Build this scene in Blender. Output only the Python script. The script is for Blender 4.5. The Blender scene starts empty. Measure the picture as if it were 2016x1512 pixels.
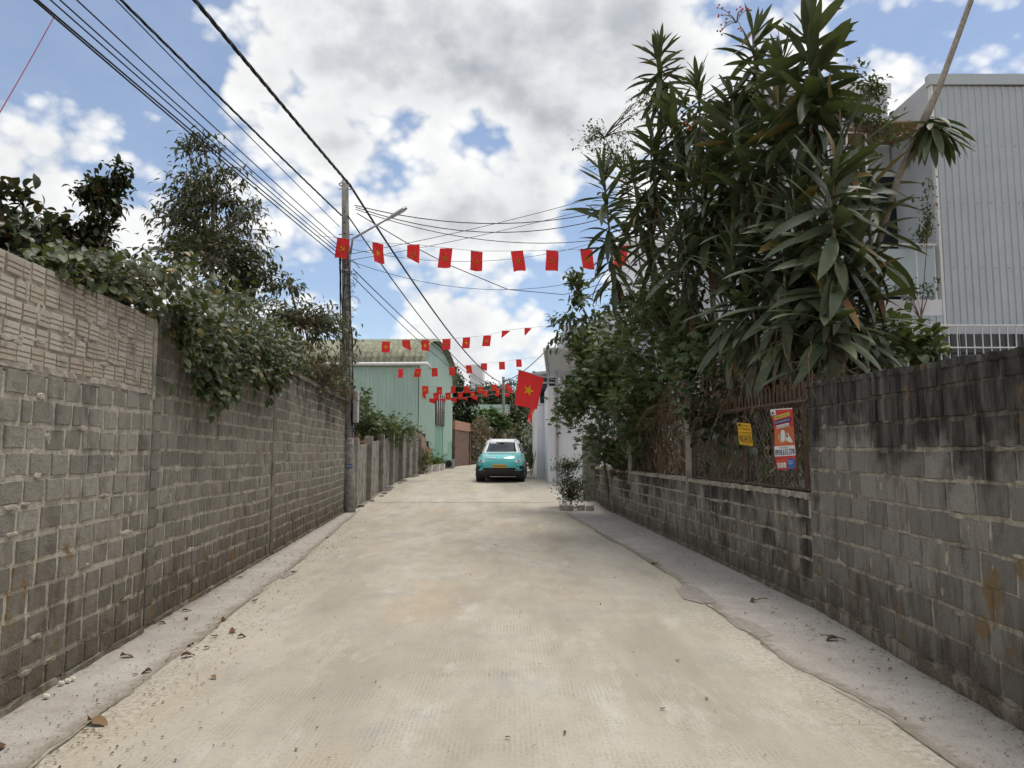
import bpy, math, random
import numpy as np
from mathutils import Vector, Matrix
R = math.radians
random.seed(11)
rng = np.random.default_rng(11)
sc = bpy.context.scene
col = sc.collection

# ------------------------------------------------------------------ camera
F = 1440.0; CAMZ = 1.5; HOR = 893.0
PITCH = math.atan((HOR-756)/F)
cd = bpy.data.cameras.new('camera'); cam = bpy.data.objects.new('camera', cd); col.objects.link(cam)
cd.sensor_width = 36; cd.lens = 36*F/2016; cd.clip_end = 4000; cd.clip_start = .05
cam.location = (0, 0, CAMZ); cam.rotation_euler = (R(90)+PITCH, 0, 0)
sc.camera = cam
def ray(px, py):
    u = (px-1008)/F; v = -(py-756)/F
    return Vector((u, math.cos(PITCH)-math.sin(PITCH)*v, math.sin(PITCH)+math.cos(PITCH)*v))
def at(px, py, Y):
    r = ray(px, py); return Vector((r.x*Y/r.y, Y, CAMZ+r.z*Y/r.y))
def zf(y):
    ys = [-50, 19.5, 21, 23, 25, 27, 30, 36, 46, 60, 90, 400]
    zs = [0, 0, .05, .18, .34, .44, .52, .58, .68, .8, .95, 1.2]
    return float(np.interp(y, ys, zs))
def G(px, py):
    r = ray(px, py); d = 5.0
    for _ in range(40):
        z = zf(d); d = (z-CAMZ)/(r.z/r.y)
        if d < 0 or d > 400: return at(px, py, 60)
    return at(px, py, d)

# ------------------------------------------------------------------ world, sun, exposure
SUN_EL, SUN_AZ = 74, 60          # azimuth from +Y (view direction) towards +X
w = bpy.data.worlds.new('World'); sc.world = w; w.use_nodes = True
nt = w.node_tree; nt.nodes.clear()
def N(nt, typ, **kw):
    n = nt.nodes.new(typ)
    for k, v in kw.items(): setattr(n, k, v)
    return n
def put(nt, sock, v):
    if hasattr(v, 'is_output') or isinstance(v, bpy.types.NodeSocket): nt.links.new(v, sock)
    else: sock.default_value = v
def M_(nt, op, a, b=None, c=None, clamp=False):
    n = N(nt, 'ShaderNodeMath', operation=op, use_clamp=clamp); put(nt, n.inputs[0], a)
    if b is not None: put(nt, n.inputs[1], b)
    if c is not None: put(nt, n.inputs[2], c)
    return n.outputs[0]
def VM(nt, op, a, b=None, s=None):
    n = N(nt, 'ShaderNodeVectorMath', operation=op); put(nt, n.inputs[0], a)
    if b is not None: put(nt, n.inputs[1], b)
    if s is not None: put(nt, n.inputs['Scale'], s)
    return n.outputs['Value'] if op in ('DISTANCE', 'LENGTH', 'DOT_PRODUCT') else n.outputs[0]
def MR(nt, v, a, b, c=0., d=1., smooth=False):
    n = N(nt, 'ShaderNodeMapRange'); n.interpolation_type = 'SMOOTHSTEP' if smooth else 'LINEAR'; n.clamp = True
    for i, x in enumerate((v, a, b, c, d)): put(nt, n.inputs[i], x)
    return n.outputs[0]
def NZ(nt, vec, scale=5., detail=5., rough=.55, dist=0.):
    n = N(nt, 'ShaderNodeTexNoise'); n.noise_dimensions = '3D'
    if vec is not None: put(nt, n.inputs['Vector'], vec)
    n.inputs['Scale'].default_value = scale; n.inputs['Detail'].default_value = detail
    n.inputs['Roughness'].default_value = rough; n.inputs['Distortion'].default_value = dist
    return n.outputs[0]
def c4(c): return (c[0], c[1], c[2], 1) if not isinstance(c, bpy.types.NodeSocket) else c
def MX(nt, f, a, b, mode='MIX'):
    n = N(nt, 'ShaderNodeMix', data_type='RGBA', blend_type=mode); n.clamp_factor = True
    put(nt, n.inputs[0], f); put(nt, n.inputs[6], c4(a)); put(nt, n.inputs[7], c4(b)); return n.outputs[2]
def RAMP(nt, f, stops):
    n = N(nt, 'ShaderNodeValToRGB'); put(nt, n.inputs[0], f); cr = n.color_ramp
    while len(cr.elements) < len(stops): cr.elements.new(.5)
    for e, (p, c) in zip(cr.elements, stops): e.position = p; e.color = c4(c)
    return n.outputs[0]

tc = N(nt, 'ShaderNodeTexCoord'); dirv = VM(nt, 'NORMALIZE', tc.outputs['Generated'])
sky = N(nt, 'ShaderNodeTexSky', sky_type='NISHITA'); sky.sun_disc = False
sky.sun_elevation = R(SUN_EL); sky.sun_rotation = R(SUN_AZ); sky.altitude = 600; sky.dust_density = .6; sky.ozone_density = 1.5
# cumulus field, with the masses and gaps where the photograph has them and the same kind of sky all round
cmb = N(nt, 'ShaderNodeMapping'); put(nt, cmb.inputs[0], dirv); cmb.inputs['Scale'].default_value = (1, 1, 1.35); cmb.inputs['Location'].default_value = (3.1, .4, 1.7)
cv = cmb.outputs[0]
base = NZ(nt, cv, 4.2, 7, .56, .15)
vor = N(nt, 'ShaderNodeTexVoronoi', feature='F1'); put(nt, vor.inputs['Vector'], cv)
vor.inputs['Scale'].default_value = 15; vor.inputs['Detail'].default_value = 2; vor.inputs['Roughness'].default_value = .6
puff = M_(nt, 'SUBTRACT', .5, vor.outputs['Distance'])
dens = M_(nt, 'ADD', base, M_(nt, 'MULTIPLY', puff, .22))
blobs = [(140, 70, 250, -.32), (340, 205, 75, -.16), (255, 400, 110, -.27), (825, 300, 95, -.27), (950, 265, 75, -.24), (1130, 560, 100, -.18), (740, 590, 60, -.12), (1400, 25, 70, -.2), (1990, 20, 90, -.18),
         (150, 265, 170, .30), (420, 230, 90, .12), (900, 110, 280, .26), (1230, 150, 190, .16), (600, 320, 120, .06), (1050, 400, 80, .08)]
bias = None
for (bx, by, br, ba) in blobs:
    c = ray(bx, by).normalized(); rr = br/F
    dd = VM(nt, 'DISTANCE', dirv, tuple(c))
    t = MR(nt, dd, 0, rr*1.6, ba, 0, True)
    bias = t if bias is None else M_(nt, 'ADD', bias, t)
dens = M_(nt, 'ADD', M_(nt, 'ADD', dens, bias), .205)
mask = M_(nt, 'MAXIMUM', MR(nt, dens, .425, .60, 0, 1, True), .14)
thick = MR(nt, dens, .58, .94, 0, 1, True)
soft = NZ(nt, cv, 8., 4, .6, .2)
lum = M_(nt, 'ADD', MR(nt, thick, 0, 1, 1.05, .32), M_(nt, 'MULTIPLY', M_(nt, 'SUBTRACT', soft, .5), .55))
lum = M_(nt, 'ADD', lum, M_(nt, 'MULTIPLY', puff, .35))
ccol = MX(nt, M_(nt, 'MULTIPLY', lum, 1.0, clamp=True), (.31, .34, .39), (.93, .935, .93))
bg1 = N(nt, 'ShaderNodeBackground'); put(nt, bg1.inputs[0], sky.outputs[0]); bg1.inputs[1].default_value = .135
bg2 = N(nt, 'ShaderNodeBackground'); put(nt, bg2.inputs[0], ccol); bg2.inputs[1].default_value = 1.0
mxs = N(nt, 'ShaderNodeMixShader'); put(nt, mxs.inputs[0], mask); put(nt, mxs.inputs[1], bg1.outputs[0]); put(nt, mxs.inputs[2], bg2.outputs[0])
wo = N(nt, 'ShaderNodeOutputWorld'); put(nt, wo.inputs[0], mxs.outputs[0])

sd = bpy.data.lights.new('sun', 'SUN'); sd.energy = 2.4; sd.angle = R(28); sd.color = (1, .94, .84)
sun = bpy.data.objects.new('sun', sd); col.objects.link(sun)
sdir = Vector((math.sin(R(SUN_AZ))*math.cos(R(SUN_EL)), math.cos(R(SUN_AZ))*math.cos(R(SUN_EL)), math.sin(R(SUN_EL))))
sun.rotation_euler = sdir.to_track_quat('Z', 'Y').to_euler(); sun.location = (0, 0, 30)
sc.view_settings.view_transform = 'Standard'; sc.view_settings.look = 'None'; sc.view_settings.gamma = 1
sc.view_settings.exposure = 0.15; sc.view_settings.use_curve_mapping = False
sc.render.engine = 'CYCLES'
cy = sc.cycles; cy.max_bounces = 5; cy.diffuse_bounces = 3; cy.glossy_bounces = 2; cy.transmission_bounces = 2; cy.transparent_max_bounces = 4
cy.use_adaptive_sampling = True; cy.adaptive_threshold = .03; cy.use_denoising = True; cy.caustics_reflective = False; cy.caustics_refractive = False
w.cycles.sampling_method = 'NONE'

# ------------------------------------------------------------------ object helpers
def tag(o, label=None, cat=None, group=None, kind=None):
    if label: o['label'] = label
    if cat: o['category'] = cat
    if group: o['group'] = group
    if kind: o['kind'] = kind
    return o
def empty(name, loc=(0, 0, 0), rz=0., label=None, cat=None, group=None):
    o = bpy.data.objects.new(name, None); col.objects.link(o); o.location = loc; o.rotation_euler = (0, 0, rz)
    o.empty_display_size = .1
    return tag(o, label, cat, group)
def wm(o):
    m = Matrix.LocRotScale(o.location, o.rotation_euler, o.scale)
    return wm(o.parent) @ m if o.parent else m
def link(name, me, parent=None):
    o = bpy.data.objects.new(name, me); col.objects.link(o); o.parent = parent; return o
class MB:
    def __init__(s): s.v = []; s.f = []
    def add(s, vs, fs):
        n = len(s.v); s.v += [tuple(v) for v in vs]; s.f += [tuple(i+n for i in f) for f in fs]; return s
    def box(s, x0, x1, y0, y1, z0, z1, M=None):
        vs = [Vector((x, y, z)) for z in (z0, z1) for y in (y0, y1) for x in (x0, x1)]
        if M is not None: vs = [M @ v for v in vs]
        return s.add(vs, [(0, 2, 3, 1), (4, 5, 7, 6), (0, 1, 5, 4), (2, 6, 7, 3), (0, 4, 6, 2), (1, 3, 7, 5)])
    def bar(s, a, b, r0, r1=None, n=8): return s.tube([a, b], [r0, r0 if r1 is None else r1], n)
    def tube(s, pts, rad, n=6, cap=True):
        pts = [Vector(p) for p in pts]; k = len(pts)
        if not hasattr(rad, '__len__'): rad = [rad]*k
        vs = []; up = None
        for i, p in enumerate(pts):
            t = (pts[min(i+1, k-1)]-pts[max(i-1, 0)])
            t = t.normalized() if t.length > 1e-9 else Vector((0, 0, 1))
            if up is None: up = Vector((0, 0, 1)) if abs(t.z) < .9 else Vector((1, 0, 0))
            a = t.cross(up);
            if a.length < 1e-6: a = t.cross(Vector((0, 1, 0)))
            a.normalize(); b = a.cross(t); up = b
            for j in range(n):
                th = 2*math.pi*j/n; vs.append(p+(a*math.cos(th)+b*math.sin(th))*rad[i])
        fs = [(i*n+j, i*n+(j+1) % n, (i+1)*n+(j+1) % n, (i+1)*n+j) for i in range(k-1) for j in range(n)]
        if cap and n > 2: fs += [tuple(range(n))[::-1], tuple(range((k-1)*n, k*n))]
        return s.add(vs, fs)
    def prism(s, poly, d0, d1, M):           # poly in local x,z ; depth along local y
        n = len(poly)
        vs = [M @ Vector((x, d0, z)) for x, z in poly]+[M @ Vector((x, d1, z)) for x, z in poly]
        return s.add(vs, [tuple(range(n)), tuple(range(n, 2*n))[::-1]]+[(i, i+n, (i+1) % n+n, (i+1) % n) for i in range(n)])
    def mesh(s, name, mat=None, smooth=False):
        me = bpy.data.meshes.new(name); me.from_pydata(s.v, [], s.f); me.update()
        if mat: me.materials.append(mat)
        if smooth: me.polygons.foreach_set('use_smooth', [True]*len(me.polygons))
        return me
    def build(s, name, mat, parent=None, origin=None, local=False, smooth=False, bevel=0):
        if parent is not None and not local:
            Mi = wm(parent).inverted(); s.v = [tuple(Mi @ Vector(v)) for v in s.v]
        if origin is not None:
            o3 = Vector(origin); s.v = [tuple(Vector(v)-o3) for v in s.v]
        o = link(name, s.mesh(name, mat, smooth), parent)
        if origin is not None: o.location = origin
        if bevel:
            b = o.modifiers.new('bevel', 'BEVEL'); b.width = bevel; b.segments = 2; b.limit_method = 'ANGLE'
        return o
def npmesh(name, V, Q, mat, smooth=True):
    me = bpy.data.meshes.new(name); nv = len(V); nq = len(Q)
    me.vertices.add(nv); me.vertices.foreach_set('co', np.ascontiguousarray(V, dtype=np.float32).ravel())
    me.loops.add(nq*4); me.loops.foreach_set('vertex_index', np.ascontiguousarray(Q, dtype=np.int32).ravel())
    me.polygons.add(nq); me.polygons.foreach_set('loop_start', np.arange(0, nq*4, 4, dtype=np.int32))
    me.polygons.foreach_set('loop_total', np.full(nq, 4, dtype=np.int32))
    if smooth: me.polygons.foreach_set('use_smooth', np.ones(nq, dtype=bool))
    me.update(calc_edges=True); me.validate()
    if mat: me.materials.append(mat)
    return me

# ------------------------------------------------------------------ materials
def mat(name):
    m = bpy.data.materials.new(name); m.use_nodes = True; nt = m.node_tree; nt.nodes.clear()
    b = N(nt, 'ShaderNodeBsdfPrincipled'); o = N(nt, 'ShaderNodeOutputMaterial'); nt.links.new(b.outputs[0], o.inputs[0])
    return m, nt, b, o
def bump(nt, b, h, strength=.3, dist=.01):
    n = N(nt, 'ShaderNodeBump'); put(nt, n.inputs['Height'], h); n.inputs['Strength'].default_value = strength; n.inputs['Distance'].default_value = dist
    nt.links.new(n.outputs[0], b.inputs['Normal'])
def wpos(nt): return N(nt, 'ShaderNodeNewGeometry').outputs['Position']
def rnd(nt):
    g = N(nt, 'ShaderNodeNewGeometry'); oi = N(nt, 'ShaderNodeObjectInfo')
    return M_(nt, 'FRACT', M_(nt, 'ADD', M_(nt, 'MULTIPLY', g.outputs['Random Per Island'], 7.31), oi.outputs['Random']))
def simple(name, c, rough=.6, metal=0., var=.15, scale=6., bmp=0., spec=.4, grime=0., coat=0.):
    m, nt, b, o = mat(name); p = wpos(nt)
    n = NZ(nt, p, scale, 3, .6)
    d = tuple(x*(1-var) for x in c); l = tuple(min(1, x*(1+var)) for x in c)
    cc = MX(nt, MR(nt, n, .3, .7), d, l)
    if grime:
        st = NZ(nt, VM(nt, 'MULTIPLY', p, (5, 5, .7)), 1., 6, .65)
        cc = MX(nt, MR(nt, st, .48, .72, 0, grime), cc, tuple(x*.35 for x in c))
    put(nt, b.inputs['Base Color'], cc); b.inputs['Roughness'].default_value = rough; b.inputs['Metallic'].default_value = metal
    b.inputs['Specular IOR Level'].default_value = spec
    if coat: b.inputs['Coat Weight'].default_value = coat; b.inputs['Coat Roughness'].default_value = .06
    if bmp: bump(nt, b, NZ(nt, p, scale*6, 2, .65), bmp, .01)
    return m
def leafmat(name, c1, c2, old=(.20, .15, .05), oldp=.04, rough=.42, tr=.22, spec=.5):
    m, nt, b, o = mat(name); r = rnd(nt)
    cc = MX(nt, r, c1, c2)
    g = N(nt, 'ShaderNodeNewGeometry')
    n = NZ(nt, g.outputs['Position'], 9, 3)
    cc = MX(nt, MR(nt, n, .35, .65, 0, .35), cc, tuple(x*.62 for x in c1))
    r2 = M_(nt, 'FRACT', M_(nt, 'MULTIPLY', r, 37.7))
    cc = MX(nt, M_(nt, 'LESS_THAN', r2, oldp), cc, old)
    put(nt, b.inputs['Base Color'], cc); b.inputs['Roughness'].default_value = rough; b.inputs['Specular IOR Level'].default_value = spec
    t = N(nt, 'ShaderNodeBsdfTranslucent'); put(nt, t.inputs[0], MX(nt, .5, cc, (.16, .22, .03)))
    mx = N(nt, 'ShaderNodeMixShader'); mx.inputs[0].default_value = tr
    nt.links.new(b.outputs[0], mx.inputs[1]); nt.links.new(t.outputs[0], mx.inputs[2]); nt.links.new(mx.outputs[0], o.inputs[0])
    return m
def blockmat(name, dark0, dark1, damt, brown_top, c_lo=(.17, .165, .15), c_hi=(.30, .285, .25), runs=.45, mottle=0, amp=1.6, soot=.72):
    """concrete block; black algae between world heights dark0..dark1, brown splash dirt below brown_top"""
    m, nt, b, o = mat(name); p = wpos(nt); r = rnd(nt)
    cc = MX(nt, r, c_lo, c_hi)
    sp = NZ(nt, p, 75, 2, .7); cc = MX(nt, MR(nt, sp, .3, .7, .5, 0), cc, tuple(x*.5 for x in c_lo))
    sx = N(nt, 'ShaderNodeSeparateXYZ'); put(nt, sx.inputs[0], p); z = sx.outputs[2]
    st = NZ(nt, VM(nt, 'MULTIPLY', p, (9, 9, 1.6)), 1., 4, .68)
    cc = MX(nt, MR(nt, st, .52, .68, 0, runs), cc, (.40, .36, .29))       # pale lime runs
    big = NZ(nt, p, 1.3, 4, .62)
    zz = M_(nt, 'ADD', z, M_(nt, 'MULTIPLY', M_(nt, 'SUBTRACT', MR(nt, big, .33, .67), .5), amp))
    dm = M_(nt, 'MULTIPLY', MR(nt, zz, dark0, dark1, 0, 1, True), MR(nt, st, .42, .68, 1, .55))
    cc = MX(nt, M_(nt, 'MULTIPLY', dm, damt), cc, (.019, .017, .015))
    st2 = NZ(nt, VM(nt, 'MULTIPLY', p, (3.5, 3.5, 1.3)), 1.3, 5, .7)
    cc = MX(nt, MR(nt, st2, .53, .66, 0, soot), cc, (.045, .040, .034))
    bm = M_(nt, 'MULTIPLY', MR(nt, M_(nt, 'ADD', z, M_(nt, 'MULTIPLY', M_(nt, 'SUBTRACT', MR(nt, st2, .33, .67), .5), 1.0)), 0, brown_top, .9, 0), MR(nt, sp, .3, .6, .55, 1))
    cc = MX(nt, bm, cc, (.062, .046, .030))
    cc = MX(nt, MR(nt, NZ(nt, VM(nt, 'ADD', p, (7, 2, 4)), 2.4, 4, .7), .615, .68, 0, .75), cc, (.19, .115, .04))
    if mottle: cc = MX(nt, MR(nt, NZ(nt, p, 11, 3, .7), .45, .62, 0, mottle), cc, (.07, .062, .052))  # mortar only: random dark patches painting shadow into the recessed joints
    put(nt, b.inputs['Base Color'], cc); b.inputs['Roughness'].default_value = .92; b.inputs['Specular IOR Level'].default_value = .2
    bump(nt, b, M_(nt, 'ADD', NZ(nt, p, 60, 3, .75), M_(nt, 'MULTIPLY', NZ(nt, p, 13, 1, .6), 1.2)), .6, .014)
    return m

MT = {}
MT['block_left'] = blockmat('block_left', 1.9, 3.0, .85, 1.15, (.225, .21, .18), (.355, .333, .285), .35, soot=.5)
MT['block_right'] = blockmat('block_right', 1.15, 1.7, .97, .75, (.185, .175, .158), (.305, .29, .262), .2, amp=1.0, soot=.55)
MT['block_low'] = blockmat('block_low', .4, 1.25, .93, .5, (.17, .16, .14), (.31, .292, .258), .75, amp=1.5, soot=.7)
MT['mortar_left'] = blockmat('mortar_left', 2.0, 3.2, .7, .5, (.48, .44, .36), (.52, .475, .39), .2, .4, soot=.4)
MT['mortar_right'] = blockmat('mortar_right', 1.25, 1.8, .95, .5, (.44, .40, .325), (.47, .425, .345), .2, .45, amp=1.0, soot=.5)
def brickmat():
    m, nt, b, o = mat('pale_brick'); p = wpos(nt); r = rnd(nt)
    cc = MX(nt, r, (.33, .29, .235), (.46, .415, .35))
    r2 = M_(nt, 'FRACT', M_(nt, 'MULTIPLY', r, 13.7)); cc = MX(nt, MR(nt, r2, .85, 1, 0, .4), cc, (.36, .27, .19))
    cc = MX(nt, MR(nt, NZ(nt, p, 6, 4, .7), .54, .70, 0, .75), cc, (.11, .10, .09))
    cc = MX(nt, MR(nt, NZ(nt, p, 26, 5, .7), .5, .75, 0, .6), cc, (.50, .47, .42))
    put(nt, b.inputs['Base Color'], cc); b.inputs['Roughness'].default_value = .9; b.inputs['Specular IOR Level'].default_value = .2
    bump(nt, b, NZ(nt, p, 60, 2, .7), .4, .008); return m
MT['pale_brick'] = brickmat()
MT['pale_mortar'] = simple('pale_mortar', (.36, .32, .27), .95, var=.3, scale=9, bmp=.7)
def roadmat():
    m, nt, b, o = mat('concrete_road'); p = wpos(nt)
    at_ = N(nt, 'ShaderNodeAttribute'); at_.attribute_name = 'edge'; edge = M_(nt, 'SUBTRACT', at_.outputs['Fac'], .12)      # metres from the lane edge
    big = NZ(nt, VM(nt, 'MULTIPLY', p, (1, .28, 1)), 1.0, 4, .62); mid = NZ(nt, VM(nt, 'MULTIPLY', p, (1, .4, 1)), 5.5, 5, .7, .3)
    cc = RAMP(nt, big, [(.36, (.34, .307, .25)), (.5, (.42, .384, .322)), (.64, (.485, .453, .396))])
    cc = MX(nt, MR(nt, mid, .48, .66, 0, .5), cc, (.36, .32, .26))
    tn = NZ(nt, VM(nt, 'MULTIPLY', VM(nt, 'ADD', p, (9, 4, 0)), (1.3, .35, 1)), .8, 4, .62); cc = MX(nt, MR(nt, tn, .54, .68, 0, .5), cc, (.45, .36, .255))
    gr = NZ(nt, VM(nt, 'MULTIPLY', VM(nt, 'ADD', p, (2, 8, 0)), (1.1, .55, 1)), 1.3, 5, .72)
    cc = MX(nt, MR(nt, gr, .54, .66, 0, .6), cc, (.32, .312, .305))
    lt = NZ(nt, VM(nt, 'MULTIPLY', VM(nt, 'ADD', p, (5, 1, 0)), (1.6, .5, 1)), 1.6, 5, .7); cc = MX(nt, MR(nt, lt, .56, .70, 0, .55), cc, (.55, .53, .485))
    tb = NZ(nt, VM(nt, 'MULTIPLY', p, (.22, 3.0, 1)), 1.0, 4, .68)          # faint bands across the lane
    cc = MX(nt, MR(nt, tb, .50, .66, 0, .2), cc, (.34, .305, .25))
    wv = N(nt, 'ShaderNodeTexWave'); wv.wave_type = 'BANDS'; wv.bands_direction = 'X'; put(nt, wv.inputs['Vector'], p)
    wv.inputs['Scale'].default_value = 11; wv.inputs['Distortion'].default_value = 1.2; wv.inputs['Detail'].default_value = 1; wv.inputs['Detail Scale'].default_value = 3
    fine = NZ(nt, p, 42, 3, .75)
    patch = MR(nt, NZ(nt, p, 2.4, 3, .6), .42, .60, .0, 1)
    ln = M_(nt, 'MULTIPLY', M_(nt, 'MULTIPLY', wv.outputs['Fac'], patch), MR(nt, fine, .35, .6))
    cc = MX(nt, M_(nt, 'MULTIPLY', ln, .42), cc, (.27, .24, .19))
    cc = MX(nt, MR(nt, fine, .50, .72, 0, .5), cc, (.27, .235, .185))
    em = M_(nt, 'MULTIPLY', MR(nt, M_(nt, 'ADD', edge, M_(nt, 'MULTIPLY', M_(nt, 'SUBTRACT', mid, .5), 1.8)), .02, .5, 1, 0, True), .62)
    ag = NZ(nt, p, 24, 3, .8)
    cc = MX(nt, M_(nt, 'MULTIPLY', em, .9), cc, MX(nt, MR(nt, ag, .40, .60), (.29, .25, .195), (.54, .505, .435)))   # worn edge, aggregate showing
    put(nt, b.inputs['Base Color'], cc); b.inputs['Roughness'].default_value = .9; b.inputs['Specular IOR Level'].default_value = .25
    h = M_(nt, 'ADD', M_(nt, 'MULTIPLY', ln, -.7), M_(nt, 'ADD', fine, M_(nt, 'MULTIPLY', M_(nt, 'MULTIPLY', em, ag), 2.5)))
    bump(nt, b, h, .55, .008)
    return m
MT['road'] = roadmat()
def marginmat():
    m, nt, b, o = mat('margin_concrete'); p = wpos(nt)
    cc = MX(nt, MR(nt, NZ(nt, p, 1.6, 6, .65), .3, .7), (.36, .332, .305), (.48, .452, .42))
    cc = MX(nt, MR(nt, NZ(nt, p, 5, 4, .7), .50, .68, 0, .55), cc, (.33, .29, .25))
    cc = MX(nt, MR(nt, NZ(nt, p, 60, 3, .75), .50, .70, 0, .6), cc, (.22, .19, .16))
    at_ = N(nt, 'ShaderNodeAttribute'); at_.attribute_name = 'edge'
    ed = MR(nt, M_(nt, 'ADD', at_.outputs['Fac'], M_(nt, 'MULTIPLY', M_(nt, 'SUBTRACT', NZ(nt, p, 9, 4, .7), .5), .35)), .0, .14, .75, 0, True)
    cc = MX(nt, ed, cc, (.23, .19, .145))                              # soil gathered along the edges
    put(nt, b.inputs['Base Color'], cc); b.inputs['Roughness'].default_value = .95; b.inputs['Specular IOR Level'].default_value = .2
    bump(nt, b, M_(nt, 'ADD', NZ(nt, p, 90, 6, .75), NZ(nt, p, 12, 5, .6)), .5, .01); return m
MT['margin'] = marginmat()
MT['patch'] = simple('patch_mortar', (.30, .275, .245), .95, var=.15, scale=12, bmp=.3)
MT['earth'] = simple('earth', (.17, .12, .075), .95, var=.35, scale=1.2, bmp=.6)
MT['dirt'] = simple('dirt', (.23, .195, .15), .95, var=.4, scale=14, bmp=.8)
MT['concrete'] = simple('concrete', (.34, .325, .29), .9, var=.25, scale=7, bmp=.4, grime=.5)
MT['old_concrete'] = simple('old_concrete', (.27, .25, .215), .92, var=.35, scale=5, bmp=.5, grime=.9)
MT['pole'] = simple('pole_concrete', (.30, .29, .265), .9, var=.3, scale=9, bmp=.35, grime=.45)
MT['white_wall'] = simple('white_plaster', (.74, .74, .77), .8, var=.05, scale=2, bmp=.12, grime=.10)
MT['grey_wall'] = simple('grey_plaster', (.50, .52, .55), .8, var=.08, scale=2, bmp=.12)
MT['white_paint'] = simple('white_paint', (.74, .74, .73), .45, var=.06, grime=.15)
MT['grey_metal'] = simple('grey_sheet', (.47, .51, .535), .42, metal=0., var=.06, scale=1.5, grime=.06, spec=.5)
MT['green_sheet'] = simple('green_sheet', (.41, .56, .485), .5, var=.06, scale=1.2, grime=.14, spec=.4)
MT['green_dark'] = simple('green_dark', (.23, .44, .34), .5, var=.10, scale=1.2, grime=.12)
MT['roof_moss'] = simple('mossy_roof', (.27, .275, .20), .9, var=.35, scale=3, grime=.6)
MT['box_grey'] = simple('box_grey', (.50, .50, .48), .6, var=.12, scale=9, grime=.5)
MT['dark'] = simple('dark_gap', (.02, .02, .02), .9, var=.2)
MT['black'] = simple('black_plastic', (.018, .018, .02), .5, var=.2)
MT['cable'] = simple('cable_black', (.015, .015, .017), .6, var=.2)
MT['cable_blue'] = simple('cable_blue', (.03, .035, .07), .6, var=.2)
MT['red_string'] = simple('red_string', (.30, .04, .08), .7)
MT['galv'] = simple('galvanised', (.36, .37, .38), .45, metal=.5, var=.15)
MT['rust'] = simple('rusty_iron', (.085, .050, .032), .85, var=.4, scale=25, bmp=.4)
MT['wood'] = simple('bark', (.14, .105, .075), .95, var=.35, scale=22, bmp=.8)
MT['pale_bark'] = simple('pale_bark', (.27, .235, .19), .9, var=.3, scale=25, bmp=.6)
MT['stem_green'] = simple('green_stem', (.10, .11, .05), .8, var=.3, scale=20)
MT['twig'] = simple('dry_twig', (.18, .13, .085), .95, var=.45, scale=12)
MT['dead_leaf'] = leafmat('dead_leaf', (.085, .045, .026), (.16, .09, .05), (.22, .14, .08), .2, .8, .1, .2)
MT['shell'] = simple('chalk', (.65, .62, .52), .9)
MT['brick_red'] = None
def redbrick():
    m, nt, b, o = mat('red_brick'); p = wpos(nt)
    bt = N(nt, 'ShaderNodeTexBrick'); mp = N(nt, 'ShaderNodeCombineXYZ'); sx = N(nt, 'ShaderNodeSeparateXYZ'); put(nt, sx.inputs[0], p)
    put(nt, mp.inputs[0], M_(nt, 'ADD', sx.outputs[1], sx.outputs[0])); put(nt, mp.inputs[1], sx.outputs[2]); put(nt, bt.inputs['Vector'], mp.outputs[0])
    bt.inputs['Color1'].default_value = (.36, .15, .08, 1); bt.inputs['Color2'].default_value = (.45, .22, .13, 1); bt.inputs['Mortar'].default_value = (.36, .29, .23, 1)
    bt.inputs['Scale'].default_value = 1; bt.inputs['Brick Width'].default_value = .22; bt.inputs['Row Height'].default_value = .1; bt.inputs['Mortar Size'].default_value = .012
    put(nt, b.inputs['Base Color'], bt.outputs[0]); b.inputs['Roughness'].default_value = .9; return m
MT['brick_red'] = redbrick()
MT['brown_wall'] = simple('brown_wall', (.17, .11, .085), .95, var=.3, scale=4, bmp=.5, grime=.7)
MT['red'] = None
def flagmat(name, c):
    m, nt, b, o = mat(name)
    put(nt, b.inputs['Base Color'], c4(c)); b.inputs['Roughness'].default_value = .7; b.inputs['Specular IOR Level'].default_value = .2
    t = N(nt, 'ShaderNodeBsdfTranslucent'); t.inputs[0].default_value = c4(c)
    mx = N(nt, 'ShaderNodeMixShader'); mx.inputs[0].default_value = .4
    nt.links.new(b.outputs[0], mx.inputs[1]); nt.links.new(t.outputs[0], mx.inputs[2]); nt.links.new(mx.outputs[0], o.inputs[0]); return m
MT['red'] = flagmat('flag_red', (.78, .045, .045)); MT['yellow'] = flagmat('flag_yellow', (.85, .56, .03)); MT['gold'] = flagmat('flag_gold', (.62, .28, .035))
def glass(name, c, rough=.06):
    m, nt, b, o = mat(name); put(nt, b.inputs['Base Color'], c4(c)); b.inputs['Roughness'].default_value = rough; b.inputs['Specular IOR Level'].default_value = .5; return m
MT['glass_dark'] = glass('dark_glass', (.012, .015, .017), .1); MT['glass_grey'] = glass('grey_glass', (.16, .18, .19), .1); MT['glass_clear'] = glass('pale_glass', (.42, .48, .50), .12)
MT['curtain'] = simple('curtain', (.48, .52, .54), .9, var=.15, scale=3)
MT['teal'] = simple('teal_paint', (.075, .50, .50), .3, var=.02, spec=.5, coat=.9)
MT['car_white'] = simple('car_white', (.74, .77, .80), .3, var=.02, coat=.8)
MT['chrome'] = simple('chrome', (.75, .76, .77), .18, metal=1., var=.03)
MT['lamp_glass'] = simple('lamp_glass', (.60, .62, .64), .15, var=.1, coat=.8)
MT['tyre'] = simple('tyre', (.02, .02, .021), .85, var=.2)
MT['plate'] = simple('plate_yellow', (.62, .40, .07), .5, var=.04)
def flat(name, c, rough=.7): return simple(name, c, rough, var=.06, scale=20)
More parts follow.
